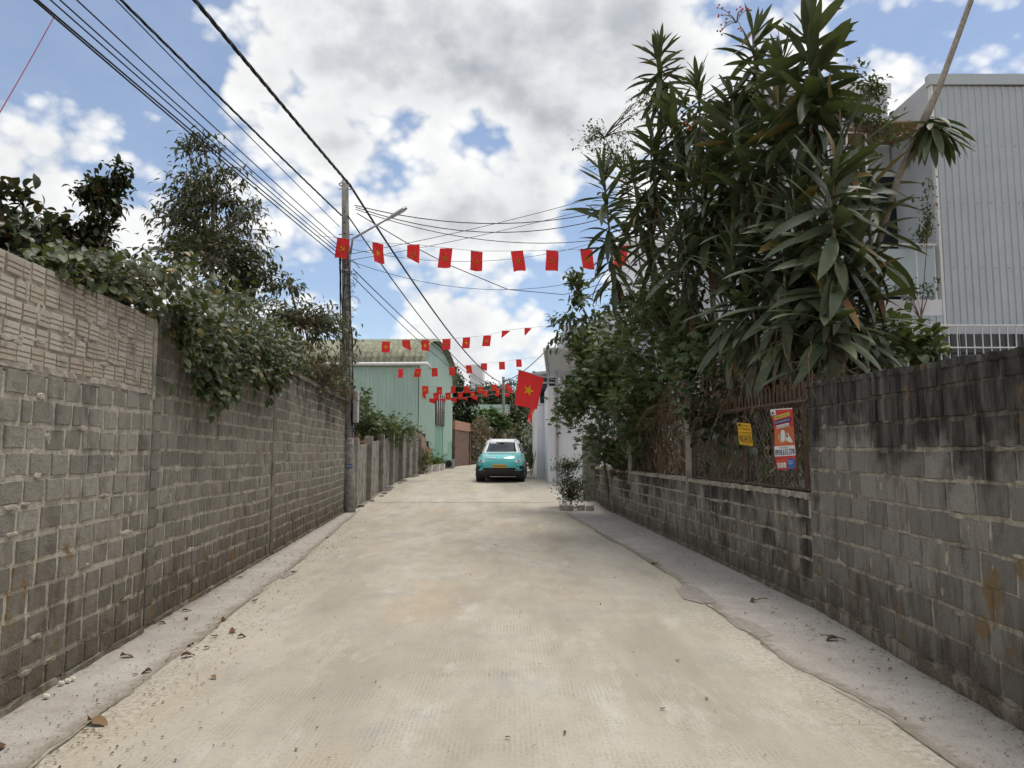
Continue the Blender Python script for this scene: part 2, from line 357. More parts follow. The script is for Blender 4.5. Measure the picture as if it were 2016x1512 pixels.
MT['p_red'] = flat('print_red', (.55, .045, .04)); MT['p_orange'] = flat('print_orange', (.56, .13, .05)); MT['p_yellow'] = flat('print_yellow', (.72, .60, .12))
MT['p_navy'] = flat('print_navy', (.025, .03, .16)); MT['p_white'] = flat('print_white', (.72, .71, .69)); MT['p_black'] = flat('print_black', (.02, .02, .02))
MT['p_burst'] = flat('print_burst', (.62, .30, .14)); MT['s_yellow'] = flat('sign_yellow', (.66, .38, .02)); MT['p_blue'] = flat('print_blue', (.03, .12, .38)); MT['p_grey'] = flat('print_grey', (.3, .36, .38))
MT['tile_brown'] = simple('brown_slats', (.33, .22, .13), .8, var=.25, scale=8)
MT['cream'] = simple('cream_wall', (.66, .55, .38), .8, var=.06)
L_ = {}
L_['drac'] = leafmat('dracaena_leaf', (.042, .062, .028), (.108, .135, .066), (.20, .14, .045), .03, .44, .15, .5)
L_['drac_old'] = leafmat('dracaena_old_leaf', (.090, .100, .055), (.150, .160, .095), (.26, .15, .04), .12, .55, .1, .4)
L_['vine'] = leafmat('vine_leaf', (.036, .052, .016), (.088, .106, .034), (.22, .16, .05), .03, .5, .2)
L_['dark'] = leafmat('dark_leaf', (.026, .038, .020), (.058, .072, .034), (.09, .045, .025), .10, .38, .12)
L_['durian'] = leafmat('durian_leaf', (.055, .066, .036), (.115, .128, .070), (.16, .11, .05), .05, .5, .18)
L_['bush'] = leafmat('bush_leaf', (.045, .080, .028), (.115, .165, .058), (.20, .12, .03), .03, .5, .22)
L_['bright'] = leafmat('bright_leaf', (.055, .115, .030), (.12, .20, .055), (.30, .22, .04), .03, .5, .25)
L_['far'] = leafmat('far_leaf', (.030, .052, .022), (.070, .095, .040), (.10, .09, .04), .05, .6, .15)
L_['dry'] = leafmat('dry_leaf', (.095, .066, .040), (.19, .145, .09), (.30, .24, .16), .1, .85, .15, .2)
L_['white'] = leafmat('white_flower', (.55, .55, .52), (.75, .75, .72), (.6, .6, .5), .1, .7, .2, .2)

# ------------------------------------------------------------------ leaves
def leaf_t(n=5, width=.3, kind='lance', bend=.6, fold=.25, wave=0.):
    V = []; x = z = 0.; th = bend*.25
    for i in range(n+1):
        t = i/n
        if kind == 'strap': wd = (.26+.74*math.sin(min(1, t/.5)*math.pi/2)) if t < .5 else max(0.03, 1-((t-.5)/.5)**2.3)
        elif kind == 'oval': wd = max(.02, math.sin(math.pi*min(1, t*.97+.02))**.7)
        else: wd = max(.02, math.sin(math.pi*t**.75))
        wd *= width*.5
        V += [(x, wd, z+fold*wd), (x, 0, z), (x, -wd, z+fold*wd+wave*math.sin(t*9)*wd)]
        x += math.cos(th)/n; z += math.sin(th)/n; th -= bend*1.25/n
    Q = []
    for i in range(n):
        a = 3*i; Q += [(a, a+1, a+4, a+3), (a+1, a+2, a+5, a+4)]
    return np.array(V), np.array(Q)
def star_t():
    V = [(0, 0, 0)]; Q = []
    for k, (ang, ln) in enumerate([(-70, .6), (-35, .85), (0, 1), (35, .85), (70, .6)]):
        a = R(ang); b = len(V)
        for t, wd in ((.05, .05), (.55, .13), (1, .01)):
            for sgn in (1, -1):
                V.append((math.cos(a)*t*ln-math.sin(a)*wd*sgn, math.sin(a)*t*ln+math.cos(a)*wd*sgn, -.12*t*t))
        Q += [(b, b+1, b+3, b+2), (b+2, b+3, b+5, b+4)]
    return np.array(V), np.array(Q)
TP = {
 'drac': [leaf_t(7, w_, 'strap', b_, .26, .12) for w_, b_ in ((.145, .05), (.16, .25), (.175, .45), (.155, .7), (.18, .32), (.16, 1.0))],
 'vine': [leaf_t(4, .62, 'oval', b_, .28) for b_ in (.3, .7, 1.1)],
 'durian': [leaf_t(4, .30, 'lance', b_, .3) for b_ in (.4, .9, 1.4)],
 'dark': [leaf_t(4, .46, 'oval', b_, .35) for b_ in (.3, .8, 1.2)],
 'small': [leaf_t(2, .5, 'oval', b_, .25) for b_ in (.3, .8)],
 'star': [star_t()],
 'curl': [leaf_t(6, .42, 'lance', b_, .55, .6) for b_ in (.9, 1.5, -.8)],
}
MESH = {}
def tmesh(tp, i, m):
    k = (tp, i, m.name)
    if k not in MESH: MESH[k] = npmesh('leaf_'+tp, TP[tp][i][0], TP[tp][i][1], m)
    return MESH[k]
def frame(d, up):
    x = d.normalized(); y = up.cross(x)
    if y.length < 1e-4: y = Vector((0, 1, 0)).cross(x)
    y.normalize(); z = x.cross(y); return x, y, z
def foliage(parent, pl, tp, m, n_obj=0, oname='leaf', sname='foliage'):
    """pl: list of (pos, dir, up, length, template index)"""
    base = wm(parent).translation
    pl = sorted(pl, key=lambda q: (q[0]-Vector((0, 0, 1.5))).length/q[3]) if n_obj else pl
    for (p, d, up, ln, ti) in pl[:n_obj]:
        x, y, z = frame(d, up)
        o = bpy.data.objects.new(oname, tmesh(tp, ti, m)); col.objects.link(o); o.parent = parent
        Mx = Matrix(((x.x, y.x, z.x), (x.y, y.y, z.y), (x.z, y.z, z.z)))
        o.location = p-base; o.rotation_euler = Mx.to_euler(); o.scale = (ln, ln, ln)
    rest = pl[n_obj:]
    if not rest: return
    VV = []; QQ = []; off = 0
    byt = {}
    for q in rest: byt.setdefault(q[4], []).append(q)
    for ti, qs in byt.items():
        V, Q = TP[tp][ti]; k = len(qs)
        A = np.zeros((k, 3, 3)); P = np.zeros((k, 3))
        for i, (p, d, up, ln, _) in enumerate(qs):
            x, y, z = frame(d, up); A[i, :, 0] = x; A[i, :, 1] = y; A[i, :, 2] = z; A[i] *= ln; P[i] = p-base
        W = np.einsum('kij,vj->kvi', A, V)+P[:, None, :]
        VV.append(W.reshape(-1, 3)); QQ.append((Q[None]+(np.arange(k)*len(V))[:, None, None]+off).reshape(-1, 4)); off += k*len(V)
    o = link(sname, npmesh(sname, np.concatenate(VV), np.concatenate(QQ), m), parent); o['kind'] = 'stuff'
    return o
def rv(): return Vector(rng.normal(size=3)).normalized()
def inball(c, r):
    while True:
        v = Vector(rng.uniform(-1, 1, 3))
        if v.length <= 1: return Vector((c[0]+v.x*r[0], c[1]+v.y*r[1], c[2]+v.z*r[2])), v
def curve_pts(a, b, sag=.1, k=5, jit=.0):
    a = Vector(a); b = Vector(b); out = []
    for i in range(k+1):
        t = i/k; p = a.lerp(b, t); p.z += sag*4*t*(1-t)
        if 0 < i < k and jit: p += rv()*jit
        out.append(p)
    return out
def tree(name, label, base, trunk, balls, nb, nl, tp, m, ln, droop=.6, sig=.28, bark='wood', n_obj=0, cat='tree', group=None, tr=.07, dirup=.2, trunkname='trunk'):
    """trunk: list of points; balls: (centre, radii) crown volumes; nb branches end in leaf clumps"""
    t = empty(name, base, 0, label, cat, group)
    mb = MB(); k = len(trunk); mb.tube(trunk, [tr*(1-.75*i/(k-1)) for i in range(k)], 8)
    pl = []; vols = [(b[1][0]*b[1][1]*b[1][2])**.7 for b in balls]; tv = sum(vols)
    br = MB()
    for (c, r), vol in zip(balls, vols):
        for _ in range(max(3, int(nb*vol/tv))):
            e, v = inball(c, r)
            if v.length < .45: e = Vector(c)+Vector((v.x*r[0], v.y*r[1], v.z*r[2]))*1.7
            cands = [Vector(trunk[0]).lerp(Vector(trunk[1]), .8)]+[Vector(q) for q in trunk[1:]]
            s = min(cands, key=lambda q: (q-e).length+(1.2*max(0, q.z-e.z+.2)))
            pts = curve_pts(s, e, .08*(e-s).length, 5, .03*(e-s).length)
            r0 = min(tr*.4, .012+.010*(e-s).length); br.tube(pts, [r0*(1-.8*i/5) for i in range(6)], 5)
            nleaf = max(4, int(nl*vol/tv/max(3, int(nb*vol/tv))*rng.uniform(.6, 1.4)))
            out = (e-s).normalized()
            for _ in range(nleaf):
                tt = rng.uniform(.35, 1.08)**.7
                f = min(.999, tt)*5; i0 = int(f); p = pts[i0].lerp(pts[min(5, i0+1)], f-i0)+Vector(rng.normal(size=3))*sig*(.35+.65*tt)
                d = (out*.7+rv()*.8+Vector((0, 0, dirup-droop*rng.uniform(.4, 1.6)))).normalized()
                pl.append((p, d, (Vector((0, 0, 1))+rv()*.45), ln*rng.uniform(.65, 1.25), int(rng.integers(len(TP[tp])))))
    mb.build(trunkname, MT[bark], t); br.build('branches', MT[bark], t)['kind'] = 'stuff'
    foliage(t, pl, tp, m, n_obj, 'leaf', 'crown'); return t

# ------------------------------------------------------------------ ground, road
def lerp_tab(tab): ys = [a for a, b in tab]; xs = [b for a, b in tab]; return lambda y: float(np.interp(y, ys, xs))
def tabpx(pts): return [(G(*p).y, G(*p).x) for p in pts]
LWX = lambda d: -2.525-.0913*d                       # left wall face
def RWX(d): return 2.54+.056*d if d < 7.3 else 2.95-.0315*(d-7.3)
XLt = sorted([(-14, -1.55)]+tabpx([(237, 1382), (440, 1220), (516, 1165), (600, 1098)])+[(17, -3.75), (20, -4.05), (27, -4.15), (34, -4.1), (40, -3.75), (46, -3.35), (60, -1.6), (75, .8), (95, 5), (130, 14)])
XRt = sorted([(-14, 2.0)]+tabpx([(1850, 1490), (1740, 1405), (1560, 1312), (1440, 1222), (1290, 1112), (1180, 1050)])+[(18.8, 1.33), (24, 1.15), (30, 1.0), (38, 1.2), (45, 1.7), (60, 3.4), (75, 5.8), (95, 10), (130, 19)])
XL = lerp_tab(XLt); XR = lerp_tab(XRt)
Ys = list(np.arange(-14, 70.01, .5))+list(np.arange(72, 131, 3))
def strip(name, fa, fb, y0, y1, dz, m, cols=8, wob=0., fine=0):
    ys = [y for y in Ys if y0 <= y <= y1] if not fine else list(np.arange(y0, 1.5, .5))+list(np.arange(1.5, y1, fine)); V = []; Q = []
    for y in ys:
        a, b = fa(y), fb(y)
        for c in range(cols+1):
            x = a+(b-a)*c/cols
            if wob and c in (0, cols): x += (wob*math.sin(y*3.1+c)*math.sin(y*1.3) if not fine else wob*(math.sin(y*1.7+c)*.7+math.sin(y*4.3)*.4+rng.normal()*.45))
            V.append((x, y, zf(y)+dz))
    for i in range(len(ys)-1):
        for c in range(cols): a = i*(cols+1)+c; Q.append((a, a+1, a+cols+2, a+cols+1))
    me = npmesh(name, np.array(V), np.array(Q), m, True)
    at_ = me.attributes.new('edge', 'FLOAT', 'POINT'); at_.data.foreach_set('value', [min(c, cols-c)/cols*(fb(y)-fa(y)) for y in ys for c in range(cols+1)])
    o = link(name, me); o['kind'] = 'structure'; return o
gx = [-600, -200, -80, -40, -20, -10, -6, 0, 6, 10, 20, 40, 80, 200, 600]
gy = [-300, -60, -30]+[y for y in Ys]+[160, 250, 400, 1200]
V = [(x, y, zf(y)-.06) for y in gy for x in gx]; Q = [(i*15+c, i*15+c+1, (i+1)*15+c+1, (i+1)*15+c) for i in range(len(gy)-1) for c in range(14)]
tag(link('ground', npmesh('ground', np.array(V), np.array(Q), MT['earth'])), kind='structure')
strip('road', lambda y: XL(y)-.12, lambda y: XR(y)+.12, -14, 130, 0, MT['road'], 12)
strip('left_margin', lambda y: LWX(y)-.05, lambda y: XL(y)+.0, -14, 20, .004, MT['margin'], 3, .018, .07)
strip('right_margin', lambda y: XR(y)-.0, lambda y: RWX(y)+.05, -14, 19, .004, MT['margin'], 3, .022, .07)
strip('right_apron', lambda y: XR(y), lambda y: 6.0 if y > 20 else RWX(y)+.1, 19, 46, -.008, MT['margin'], 4, .02)
strip('left_verge', lambda y: -4.9, lambda y: XL(y), 20, 50, -.012, MT['dirt'], 3, .03)
# dirt-filled joint between lane and margin
def joint(name, fx, y0, y1, wd, z):
    mb = MB(); ys = np.arange(y0, y1, .12); prev = None
    for y in ys:
        x = fx(y)+.02*math.sin(y*2.3)+rng.normal()*.006; ww = wd*max(.05, .7+.6*math.sin(y*1.9+1)+rng.normal()*.35)
        cur = [(x-ww, y, zf(y)+z), (x+ww, y, zf(y)+z)]
        if prev: mb.add(prev+cur, [(0, 1, 3, 2)])
        prev = cur
    return mb.build(name, MT['dirt'])
tag(joint('left_joint', lambda y: XL(y)+.012, 2, 19, .006, .008), kind='structure')
tag(joint('right_joint', lambda y: XR(y)-.01, 2, 18.5, .006, .008), kind='structure')
mbj = MB()
for yj in (21.5, 12.2):
    xs_ = np.linspace(XL(yj), XR(yj), 30)
    for a, b in zip(xs_[:-1], xs_[1:]):
        mbj.add([(a, yj-.02+rng.normal()*.006, zf(yj)+.006), (b, yj-.02+rng.normal()*.006, zf(yj)+.006), (b, yj+.015, zf(yj+.015)+.006), (a, yj+.015, zf(yj+.015)+.006)], [(0, 1, 2, 3)])
    break
tag(mbj.build('expansion_joint', MT['dirt']), kind='structure')

# ------------------------------------------------------------------ walls of single blocks
def block_mesh(name, jit, m, ridges=False):
    """unit block: x 0..1, z 0..1, face towards -y at y=0, back at y=1 (scaled later)"""
    mb = MB()
    if not ridges:
        per = [(0, 0), (.33, 0), (.67, 0), (1, 0), (1, .5), (1, 1), (.67, 1), (.33, 1), (0, 1), (0, .5)]
        o_ = [(x+rng.normal()*jit*.5, z+rng.normal()*jit) for x, z in per]
        i_ = [(.5+(x-.5)*.965, .5+(z-.5)*.945) for x, z in o_]
        n = len(per); vs = [(x, .14, z) for x, z in o_]+[(x, 0+rng.normal()*.03, z) for x, z in i_]+[(x, 1, z) for x, z in o_]
        fs = [(i, (i+1) % n, (i+1) % n+n, i+n) for i in range(n)]+[tuple(range(n, 2*n))]+[(i+2*n, (i+1) % n+2*n, (i+1) % n, i) for i in range(n)]
        mb.add(vs, fs)
    else:                                   # hollow clay brick: face with three raised bands
        prof = [(1, 0), (.12, 0), (.0, .04), (.0, .27), (.16, .30), (.16, .34), (.0, .37), (.0, .56), (.16, .59), (.16, .63), (.0, .66), (.0, .96), (.12, 1), (1, 1)]
        n = len(prof); l, r = rng.normal()*.02, 1+rng.normal()*.02
        vs = [(l, y, z) for y, z in prof]+[(r, y, z) for y, z in prof]
        fs = [(i, i+n, i+n+1, i+1) for i in range(n-1)]+[tuple(range(n)), tuple(range(n, 2*n))[::-1]]
        mb.add(vs, fs)
    return mb.mesh(name, m)
def block_wall(root, x0, x1, z0, courses, bl, bh, meshes, depth=.05, gap=.016, n_obj=300, oname='block', jl=.10, cut=None, smear=0, smat=None):
    """running bond in the root's local frame, face plane at y=0 (towards -y)"""
    bl_list = []
    for r in range(courses):
        x = x0-(bl*.5 if r % 2 else 0)+rng.uniform(-.03, .03)
        while x < x1-.03:
            l = bl*rng.uniform(1-jl, 1+jl*.8)
            if rng.random() < .04: l *= .55
            a, b = max(x, x0), min(x+l, x1)
            zt_ = min(z0+(r+1)*bh-gap*.5, cut((a+b)/2)) if cut else z0+(r+1)*bh-gap*.5
            if b-a > .06 and zt_ > z0+r*bh+.04: bl_list.append((a+gap*.5, b-gap*.5, z0+r*bh+gap*.5, zt_))
            x += l
    zo = lambda x, z: .010*math.sin(x*.85+z*1.3)+.006*math.sin(x*2.3+z*5.1)+.004*math.sin(x*5.3+z*9)
    Mr = wm(root); camp = Vector((0, 0, 1.5))
    bl_list.sort(key=lambda q: (Mr @ Vector(((q[0]+q[1])/2, 0, (q[2]+q[3])/2))-camp).length)
    rest = MB()
    for i, (a, b, c, d) in enumerate(bl_list):
        me = meshes[int(rng.integers(len(meshes)))]; dy = float(np.clip(rng.normal()*.003, -.006, .0035))
        tl = rng.normal()*.010; zz_ = zo((a+b)/2, c)+rng.normal()*.0025; c += zz_; d += zz_*(1 if cut is None or d < cut(a)-.02 else 0)
        if i < n_obj:
            o = link(oname, me, root); o.location = (a, dy, c); o.scale = (b-a, depth, d-c); o.rotation_euler = (0, tl, 0)
        else:
            rest.add([(a+v.co.x*(b-a), dy+v.co.y*depth, c+v.co.z*(d-c)) for v in me.vertices], [tuple(p.vertices) for p in me.polygons])
    if smear:
        sm = MB(); zt_ = z0+courses*bh
        for _ in range(int((x1-x0)*courses*smear)):
            cx, cz_ = rng.uniform(x0+.1, x1-.1), z0+bh*round(rng.uniform(0, courses-1))+rng.normal()*.012; k = 9; rx, rz_ = rng.uniform(.03, .12), rng.uniform(.012, .032)
            if rng.random() < .35: cz_ += bh*.5; rx, rz_ = rng.uniform(.012, .03), rng.uniform(.04, .08)
            q = [(cx+math.cos(t)*rx*rng.uniform(.6, 1.25), cz_+math.sin(t)*rz_*rng.uniform(.6, 1.25)) for t in np.linspace(0, 6.283, k+1)[:-1]]
            sm.add([(cx, -.0055, cz_)]+[(cx+(x-cx)*.7, -.004, cz_+(z-cz_)*.7) for x, z in q]+[(x, .006, z) for x, z in q], [(0, i+1, (i+1) % k+1) for i in range(k)]+[(i+1, i+1+k, (i+1) % k+1+k, (i+1) % k+1) for i in range(k)])
        sm.build('mortar_smear', smat, root, local=True)['kind'] = 'stuff'
    if rest.v: o = rest.build(oname+'_rows', meshes[0].materials[0], root, local=True); o['kind'] = 'stuff'
def lumpy(name, x0, x1, y0, y1, z0, z1, m, root, jit=.012, n=None):
    """rough mortar band / coping"""
    n = n or max(2, int((x1-x0)/.12)); mb = MB(); vs = []
    for i in range(n+1):
        x = x0+(x1-x0)*i/n; j = lambda: rng.normal()*jit
        vs += [(x, y0+j(), z0+j()*.6), (x, y1, z0), (x, y1, z1+j()), (x, y0+j(), z1+j())]
    fs = [(4*i+k, 4*i+(k+1) % 4, 4*i+4+(k+1) % 4, 4*i+4+k) for i in range(n) for k in range(4)]+[(0, 3, 2, 1), (4*n, 4*n+1, 4*n+2, 4*n+3)]
    mb.add(vs, fs); return mb.build(name, m, root, local=True)
def wall_root(name, p0, p1, label, group=None):
    """local +x runs from p0 to p1, face looks to local -y"""
    d = Vector((p1[0]-p0[0], p1[1]-p0[1])); rz = math.atan2(d.y, d.x)
    return empty(name, (p0[0], p0[1], 0), rz, label, 'wall', group), d.length
BL = [block_mesh('concrete_block', .018, MT['block_left']) for _ in range(6)]
BR = [block_mesh('concrete_block', .016, MT['block_right']) for _ in range(6)]
BW = [block_mesh('concrete_block', .016, MT['block_low']) for _ in range(6)]
PB = [block_mesh('clay_brick', .01, MT['pale_brick'], True) for _ in range(4)]
BHL = .1655
def lw(d, off=0.): return (LWX(d)+off, d)
# local +x of the left wall runs away from the camera, so its face (-y) looks at the lane
def left_panel(d0, d1, courses, label, off=0., n_obj=300):
    r, ln = wall_root('block_wall', lw(d0, off), lw(d1, off), label, 'block wall sections along the left of the lane')
    mo = MB(); mo.box(0, ln, .007, .16, -.05, courses*BHL-.01); mo.build('mortar', MT['mortar_left'], r, local=True)
    block_wall(r, .0, ln, .03, courses, .245, BHL, BL, .05, .033, n_obj, smear=.7, smat=MT['mortar_left'])
    lumpy('footing', 0, ln, -.012, .1, -.05, .045, MT['mortar_left'], r, .007)
    return r, ln
rA, lA = left_panel(1.6, 6.32, 12, 'nearest left wall section of grey concrete blocks topped by five rows of pale clay bricks')
ztop = 12*BHL+.03
mo = MB(); mo.box(0.02, lA, .010, .13, ztop-.03, ztop+.645); mo.build('brick_mortar', MT['pale_mortar'], rA, local=True)
block_wall(rA, .0, lA-.05, ztop+.025, 5, .165, .126, PB, .05, .020, 300, 'brick', .12, smear=2.5, smat=MT['pale_mortar'])
lumpy('mortar_bed', 0, lA, .001, .1, ztop-.012, ztop+.03, MT['pale_mortar'], rA, .006, 80)
lumpy('end_render', lA-.05, lA+.01, .002, .16, ztop-.05, ztop+.64, MT['mortar_left'], rA, .006, 2)
rB, lB = left_panel(6.6, 10.85, 17, 'middle left wall section of grey blocks overhung by a leafy vine', -.035)
rC, lC = left_panel(11.1, 19.3, 17, 'far left wall section of grey blocks ending at the utility pole', -.035)
def pier(root, ln, courses):
    mo = MB(); mo.box(-.25, -.01, -.0, .18, -.05, courses*BHL+.06); p = mo.build('pier', MT['mortar_left'], root, local=True)
    for c in range(courses):
        o = link('pier_block', BL[c % 6], root); o.location = (-.225, -.016, .03+c*BHL+.008); o.scale = (.19, .05, BHL-.016)
pier(rB, lB, 16); pier(rC, lC, 17)
lumpy('coping', -.2, lC, -.02, .17, 17*BHL+.0, 17*BHL+.07, MT['mortar_left'], rC, .008)
# right wall : local +x runs towards the camera, so its face (-y) looks at the lane
def rw(d): return (RWX(d), d)
BHR = .2035
rR, lR = wall_root('block_wall', rw(7.30), rw(1.6), 'tall dark mossy concrete block wall at the near right')
RCUT = lambda x: .11+10*BHR+.02-.036*x
mo = MB(); mo.prism([(0, -.05), (lR, -.05), (lR, RCUT(lR)-.01), (0, RCUT(0)-.01)], .009, .17, Matrix()); mo.build('mortar', MT['mortar_right'], rR, local=True)
block_wall(rR, 0, lR, .11, 10, .335, BHR, BR, .05, .024, 300, cut=RCUT, smear=2.2, smat=MT['mortar_right'])
lumpy('footing', 0, lR, -.012, .1, -.05, .105, MT['mortar_right'], rR, .007)
cp = lumpy('coping', 0, lR, -.006, .18, -.012, .035, MT['block_right'], rR, .006, 90); cp.rotation_euler = (0, math.atan(.036), 0); cp.location = (0, 0, RCUT(0))
rL, lL = wall_root('block_wall', rw(22.0), rw(7.32), 'low black stained concrete block wall under the wire fence')
mo = MB(); mo.box(0, lL, .009, .17, -.05, .06+5*BHR); mo.build('mortar', MT['mortar_right'], rL, local=True)
block_wall(rL, 0, lL, .05, 5, .335, BHR, BW, .05, .024, 300, smear=2.0, smat=MT['mortar_right'])
lumpy('footing', 0, lL, -.014, .1, -.05, .05, MT['mortar_right'], rL, .007)
lumpy('coping', 0, lL, -.010, .19, .05+5*BHR-.015, .05+5*BHR+.04, MT['mortar_right'], rL, .008, 220)
LOWTOP = .05+5*BHR+.045

# ------------------------------------------------------------------ iron and wire fence on the low wall
def fl(d, z, off=.06): return Vector((RWX(d)+off, d, z))
fe = empty('wire_fence', (RWX(9.5)+.06, 9.5, LOWTOP), 0, 'rusty iron framed chain link fence with spikes on the low right wall', 'fence')
def part(fn, name, m, parent, **k):
    mb = MB(); fn(mb); return mb.build(name, m, parent, **k)
part(lambda b: b.tube([fl(7.5, LOWTOP-.02), fl(7.5, 2.24)], .022, 4), 'upright', MT['rust'], fe)
part(lambda b: b.tube([fl(9.25, LOWTOP-.02), fl(9.2, 2.1)], .022, 4), 'upright', MT['rust'], fe)
part(lambda b: b.tube([fl(11.55, LOWTOP-.02), fl(11.5, 2.1)], .02, 4), 'upright', MT['rust'], fe)
part(lambda b: b.tube([fl(7.42, 2.03), fl(9.3, 2.06), fl(11.6, 2.08)], .028, 4), 'top_rail', MT['rust'], fe)
part(lambda b: b.tube([fl(7.42, LOWTOP+.015), fl(11.6, LOWTOP+.015)], .022, 4), 'bottom_rail', MT['rust'], fe)
for i in range(22):
    d = 7.5+i*.115+rng.normal()*.01
    part(lambda b: b.add([fl(d-.03, 2.05), fl(d+.03, 2.05), fl(d+.02+rng.normal()*.01, 2.2), fl(d, 2.29+rng.normal()*.02), fl(d-.03, 2.2), fl(d, 2.12, .085)], [(0, 1, 2, 3, 4), (0, 5, 1), (1, 5, 2), (2, 5, 3), (3, 5, 4), (4, 5, 0)]), 'spike', MT['rust'], fe)
def chain(b):
    cell = .055; cw = .115; s0, s1 = 7.5, 11.6; n = int((s1-s0)/cw); m_ = int((2.04-LOWTOP)/cell)
    for i in range(n):
        pts = []
        for k in range(m_+1):
            d = s0+(i+(.5 if k % 2 else -.5)*.96+.5)*cw
            pts.append(fl(d, LOWTOP+.02+k*cell, .06+(.004 if k % 2 else -.004)+.02*math.sin(i*.3+k*.2)))
        b.tube(pts, .0022, 3, cap=False)
o = part(chain, 'chain_link', MT['galv'], fe); o['kind'] = 'stuff'
for i, (d, h, lab) in enumerate(((11.75, 2.05, 'grey concrete fence post on low wall left of the yellow sign'), (16.6, 2.0, 'weathered fence post on low wall half hidden by the green bush'))):
    mb = MB(); q = rw(d); mb.tube([(q[0]+.03, d, LOWTOP-.3), (q[0]+.05, d+.02, LOWTOP+.5), (q[0]+.02, d, h)], [.085, .075, .07], 4)
    tag(mb.build('fence_post', MT['old_concrete'], origin=(q[0]+.03, d, LOWTOP-.3)), lab, 'post', 'posts on the low wall')
q = rw(22.0)
mb = MB(); mb.box(q[0]-.36, q[0]+.14, 22.02, 22.3, 0, 1.95); mb.box(q[0]-.4, q[0]+.18, 21.98, 22.34, 1.95, 2.05)
tag(mb.build('gate_pillar', MT['old_concrete'], origin=(q[0], 22.1, 0), bevel=.02), 'mossy concrete gate pillar at the far end of the low wall', 'pillar')

# ------------------------------------------------------------------ printed signs hanging on the fence
TXT = {}
def text_mesh(s, bold=0.):
    cu = bpy.data.curves.new('txt', 'FONT'); cu.body = s; cu.align_x = 'LEFT'; cu.offset = bold; cu.resolution_u = 2
    o = bpy.data.objects.new('txt', cu); col.objects.link(o)
    dg = bpy.context.evaluated_depsgraph_get(); me = bpy.data.meshes.new_from_object(o.evaluated_get(dg))
    bpy.data.objects.remove(o); V = np.array([v.co[:] for v in me.vertices]); P = [tuple(p.vertices) for p in me.polygons]; bpy.data.meshes.remove(me)
    V[:, :2] -= V[:, :2].min(0); V[:, :2] /= np.maximum(V[:, :2].max(0), 1e-6); return V, P
class Sheet:
    """curved sheet given by an edge function; print is laid on it as thin layers"""
    def __init__(s, fn, nrm, parent): s.fn = fn; s.n = nrm; s.p = parent
    def rect(s, u0, v0, u1, v1, off, m, name, skew=0., nu=4, nv=6):
        mb = MB(); vs = []
        for j in range(nv+1):
            for i in range(nu+1):
                u = u0+(u1-u0)*i/nu; v = v0+(v1-v0)*j/nv+skew*(i/nu); vs.append(s.fn(u, v)+s.n*off)
        mb.add(vs, [(j*(nu+1)+i, j*(nu+1)+i+1, (j+1)*(nu+1)+i+1, (j+1)*(nu+1)+i) for j in range(nv) for i in range(nu)])
        return mb.build(name, m, s.p)
    def poly(s, pts, off, m, name):
        mb = MB(); mb.add([s.fn(u, v)+s.n*off for u, v in pts], [tuple(range(len(pts)))]); return mb.build(name, m, s.p)
    def text(s, t, u0, v0, u1, v1, off, m, name='lettering', skew=0., bold=.0):
        V, P = text_mesh(t, bold); mb = MB()
        mb.add([s.fn(u0+(u1-u0)*x, v0+(v1-v0)*y+skew*x)+s.n*off for x, y, _ in V], P); return mb.build(name, m, s.p)
def corners(tl, tr, br, bl, dl, dr, wav=0.):
    A, B, C, D = at(*tl, dl), at(*tr, dr), at(*br, dr), at(*bl, dl)
    ax = (B-A).normalized()
    nn = ax.cross(D-A).normalized()
    if nn.dot(Vector((0, 0, 1.5))-A) < 0: nn = -nn
    def fn(u, v):
        p = D.lerp(C, u).lerp(A.lerp(B, u), v)
        return p+nn*wav*math.sin(v*7+u*2)+ax*wav*1.3*math.sin(v*8.5+1)*u
    return fn, nn, D.lerp(C, .5)
fn, nn, bs = corners((1518, 806), (1561, 803), (1567, 923), (1531, 925), 8.02, 7.62, .012)
ban = empty('advert_banner', bs, 0, 'torn red and orange internet advert banner hanging on the wire fence', 'banner')
S = Sheet(fn, nn, ban)
S.rect(0, 0, 1, 1, 0, MT['p_orange'], 'sheet', nv=14); S.rect(0, .70, 1, .985, .003, MT['p_red'], 'print_panel', nv=8); S.rect(0, .985, 1, 1, .003, MT['p_white'], 'top_edge')
S.rect(0, .90, .27, .985, .006, MT['p_white'], 'logo_panel'); S.poly([(.06, .92), (.06, .945), (.11, .96), (.16, .945), (.16, .92)], .009, MT['p_navy'], 'logo_mark'); S.text('net', .17, .925, .24, .945, .009, MT['p_grey'])
S.rect(.12, .82, .88, .875, .006, MT['p_yellow'], 'print_panel', .06); S.text('INTERNET CÁP QUANG', .16, .83, .84, .87, .009, MT['p_black'], skew=.055, bold=.015)
S.rect(.08, .735, .92, .80, .008, MT['p_navy'], 'print_panel', .05); S.text('TỐC ĐỘ KHÔNG GIỚI HẠN', .12, .75, .88, .795, .012, MT['p_white'], skew=.045, bold=.015)
S.rect(.16, .67, .80, .725, .006, MT['p_white'], 'print_panel', .035); S.text('MIỄN PHÍ THIẾT BỊ', .2, .68, .76, .715, .009, MT['p_black'], skew=.03, bold=.01)
S.poly([(.2, .5), (.16, .58), (.3, .57), (.40, .655), (.55, .6), (.75, .62), (.70, .54), (.86, .48), (.7, .45), (.3, .43)], .004, MT['p_burst'], 'starburst')
S.poly([(.24, .53), (.33, .49), (.34, .60), (.26, .57)], .007, MT['p_grey'], 'router_print'); S.poly([(.35, .47), (.48, .45), (.56, .50), (.56, .63), (.46, .655), (.35, .62)], .008, MT['p_white'], 'router_print')
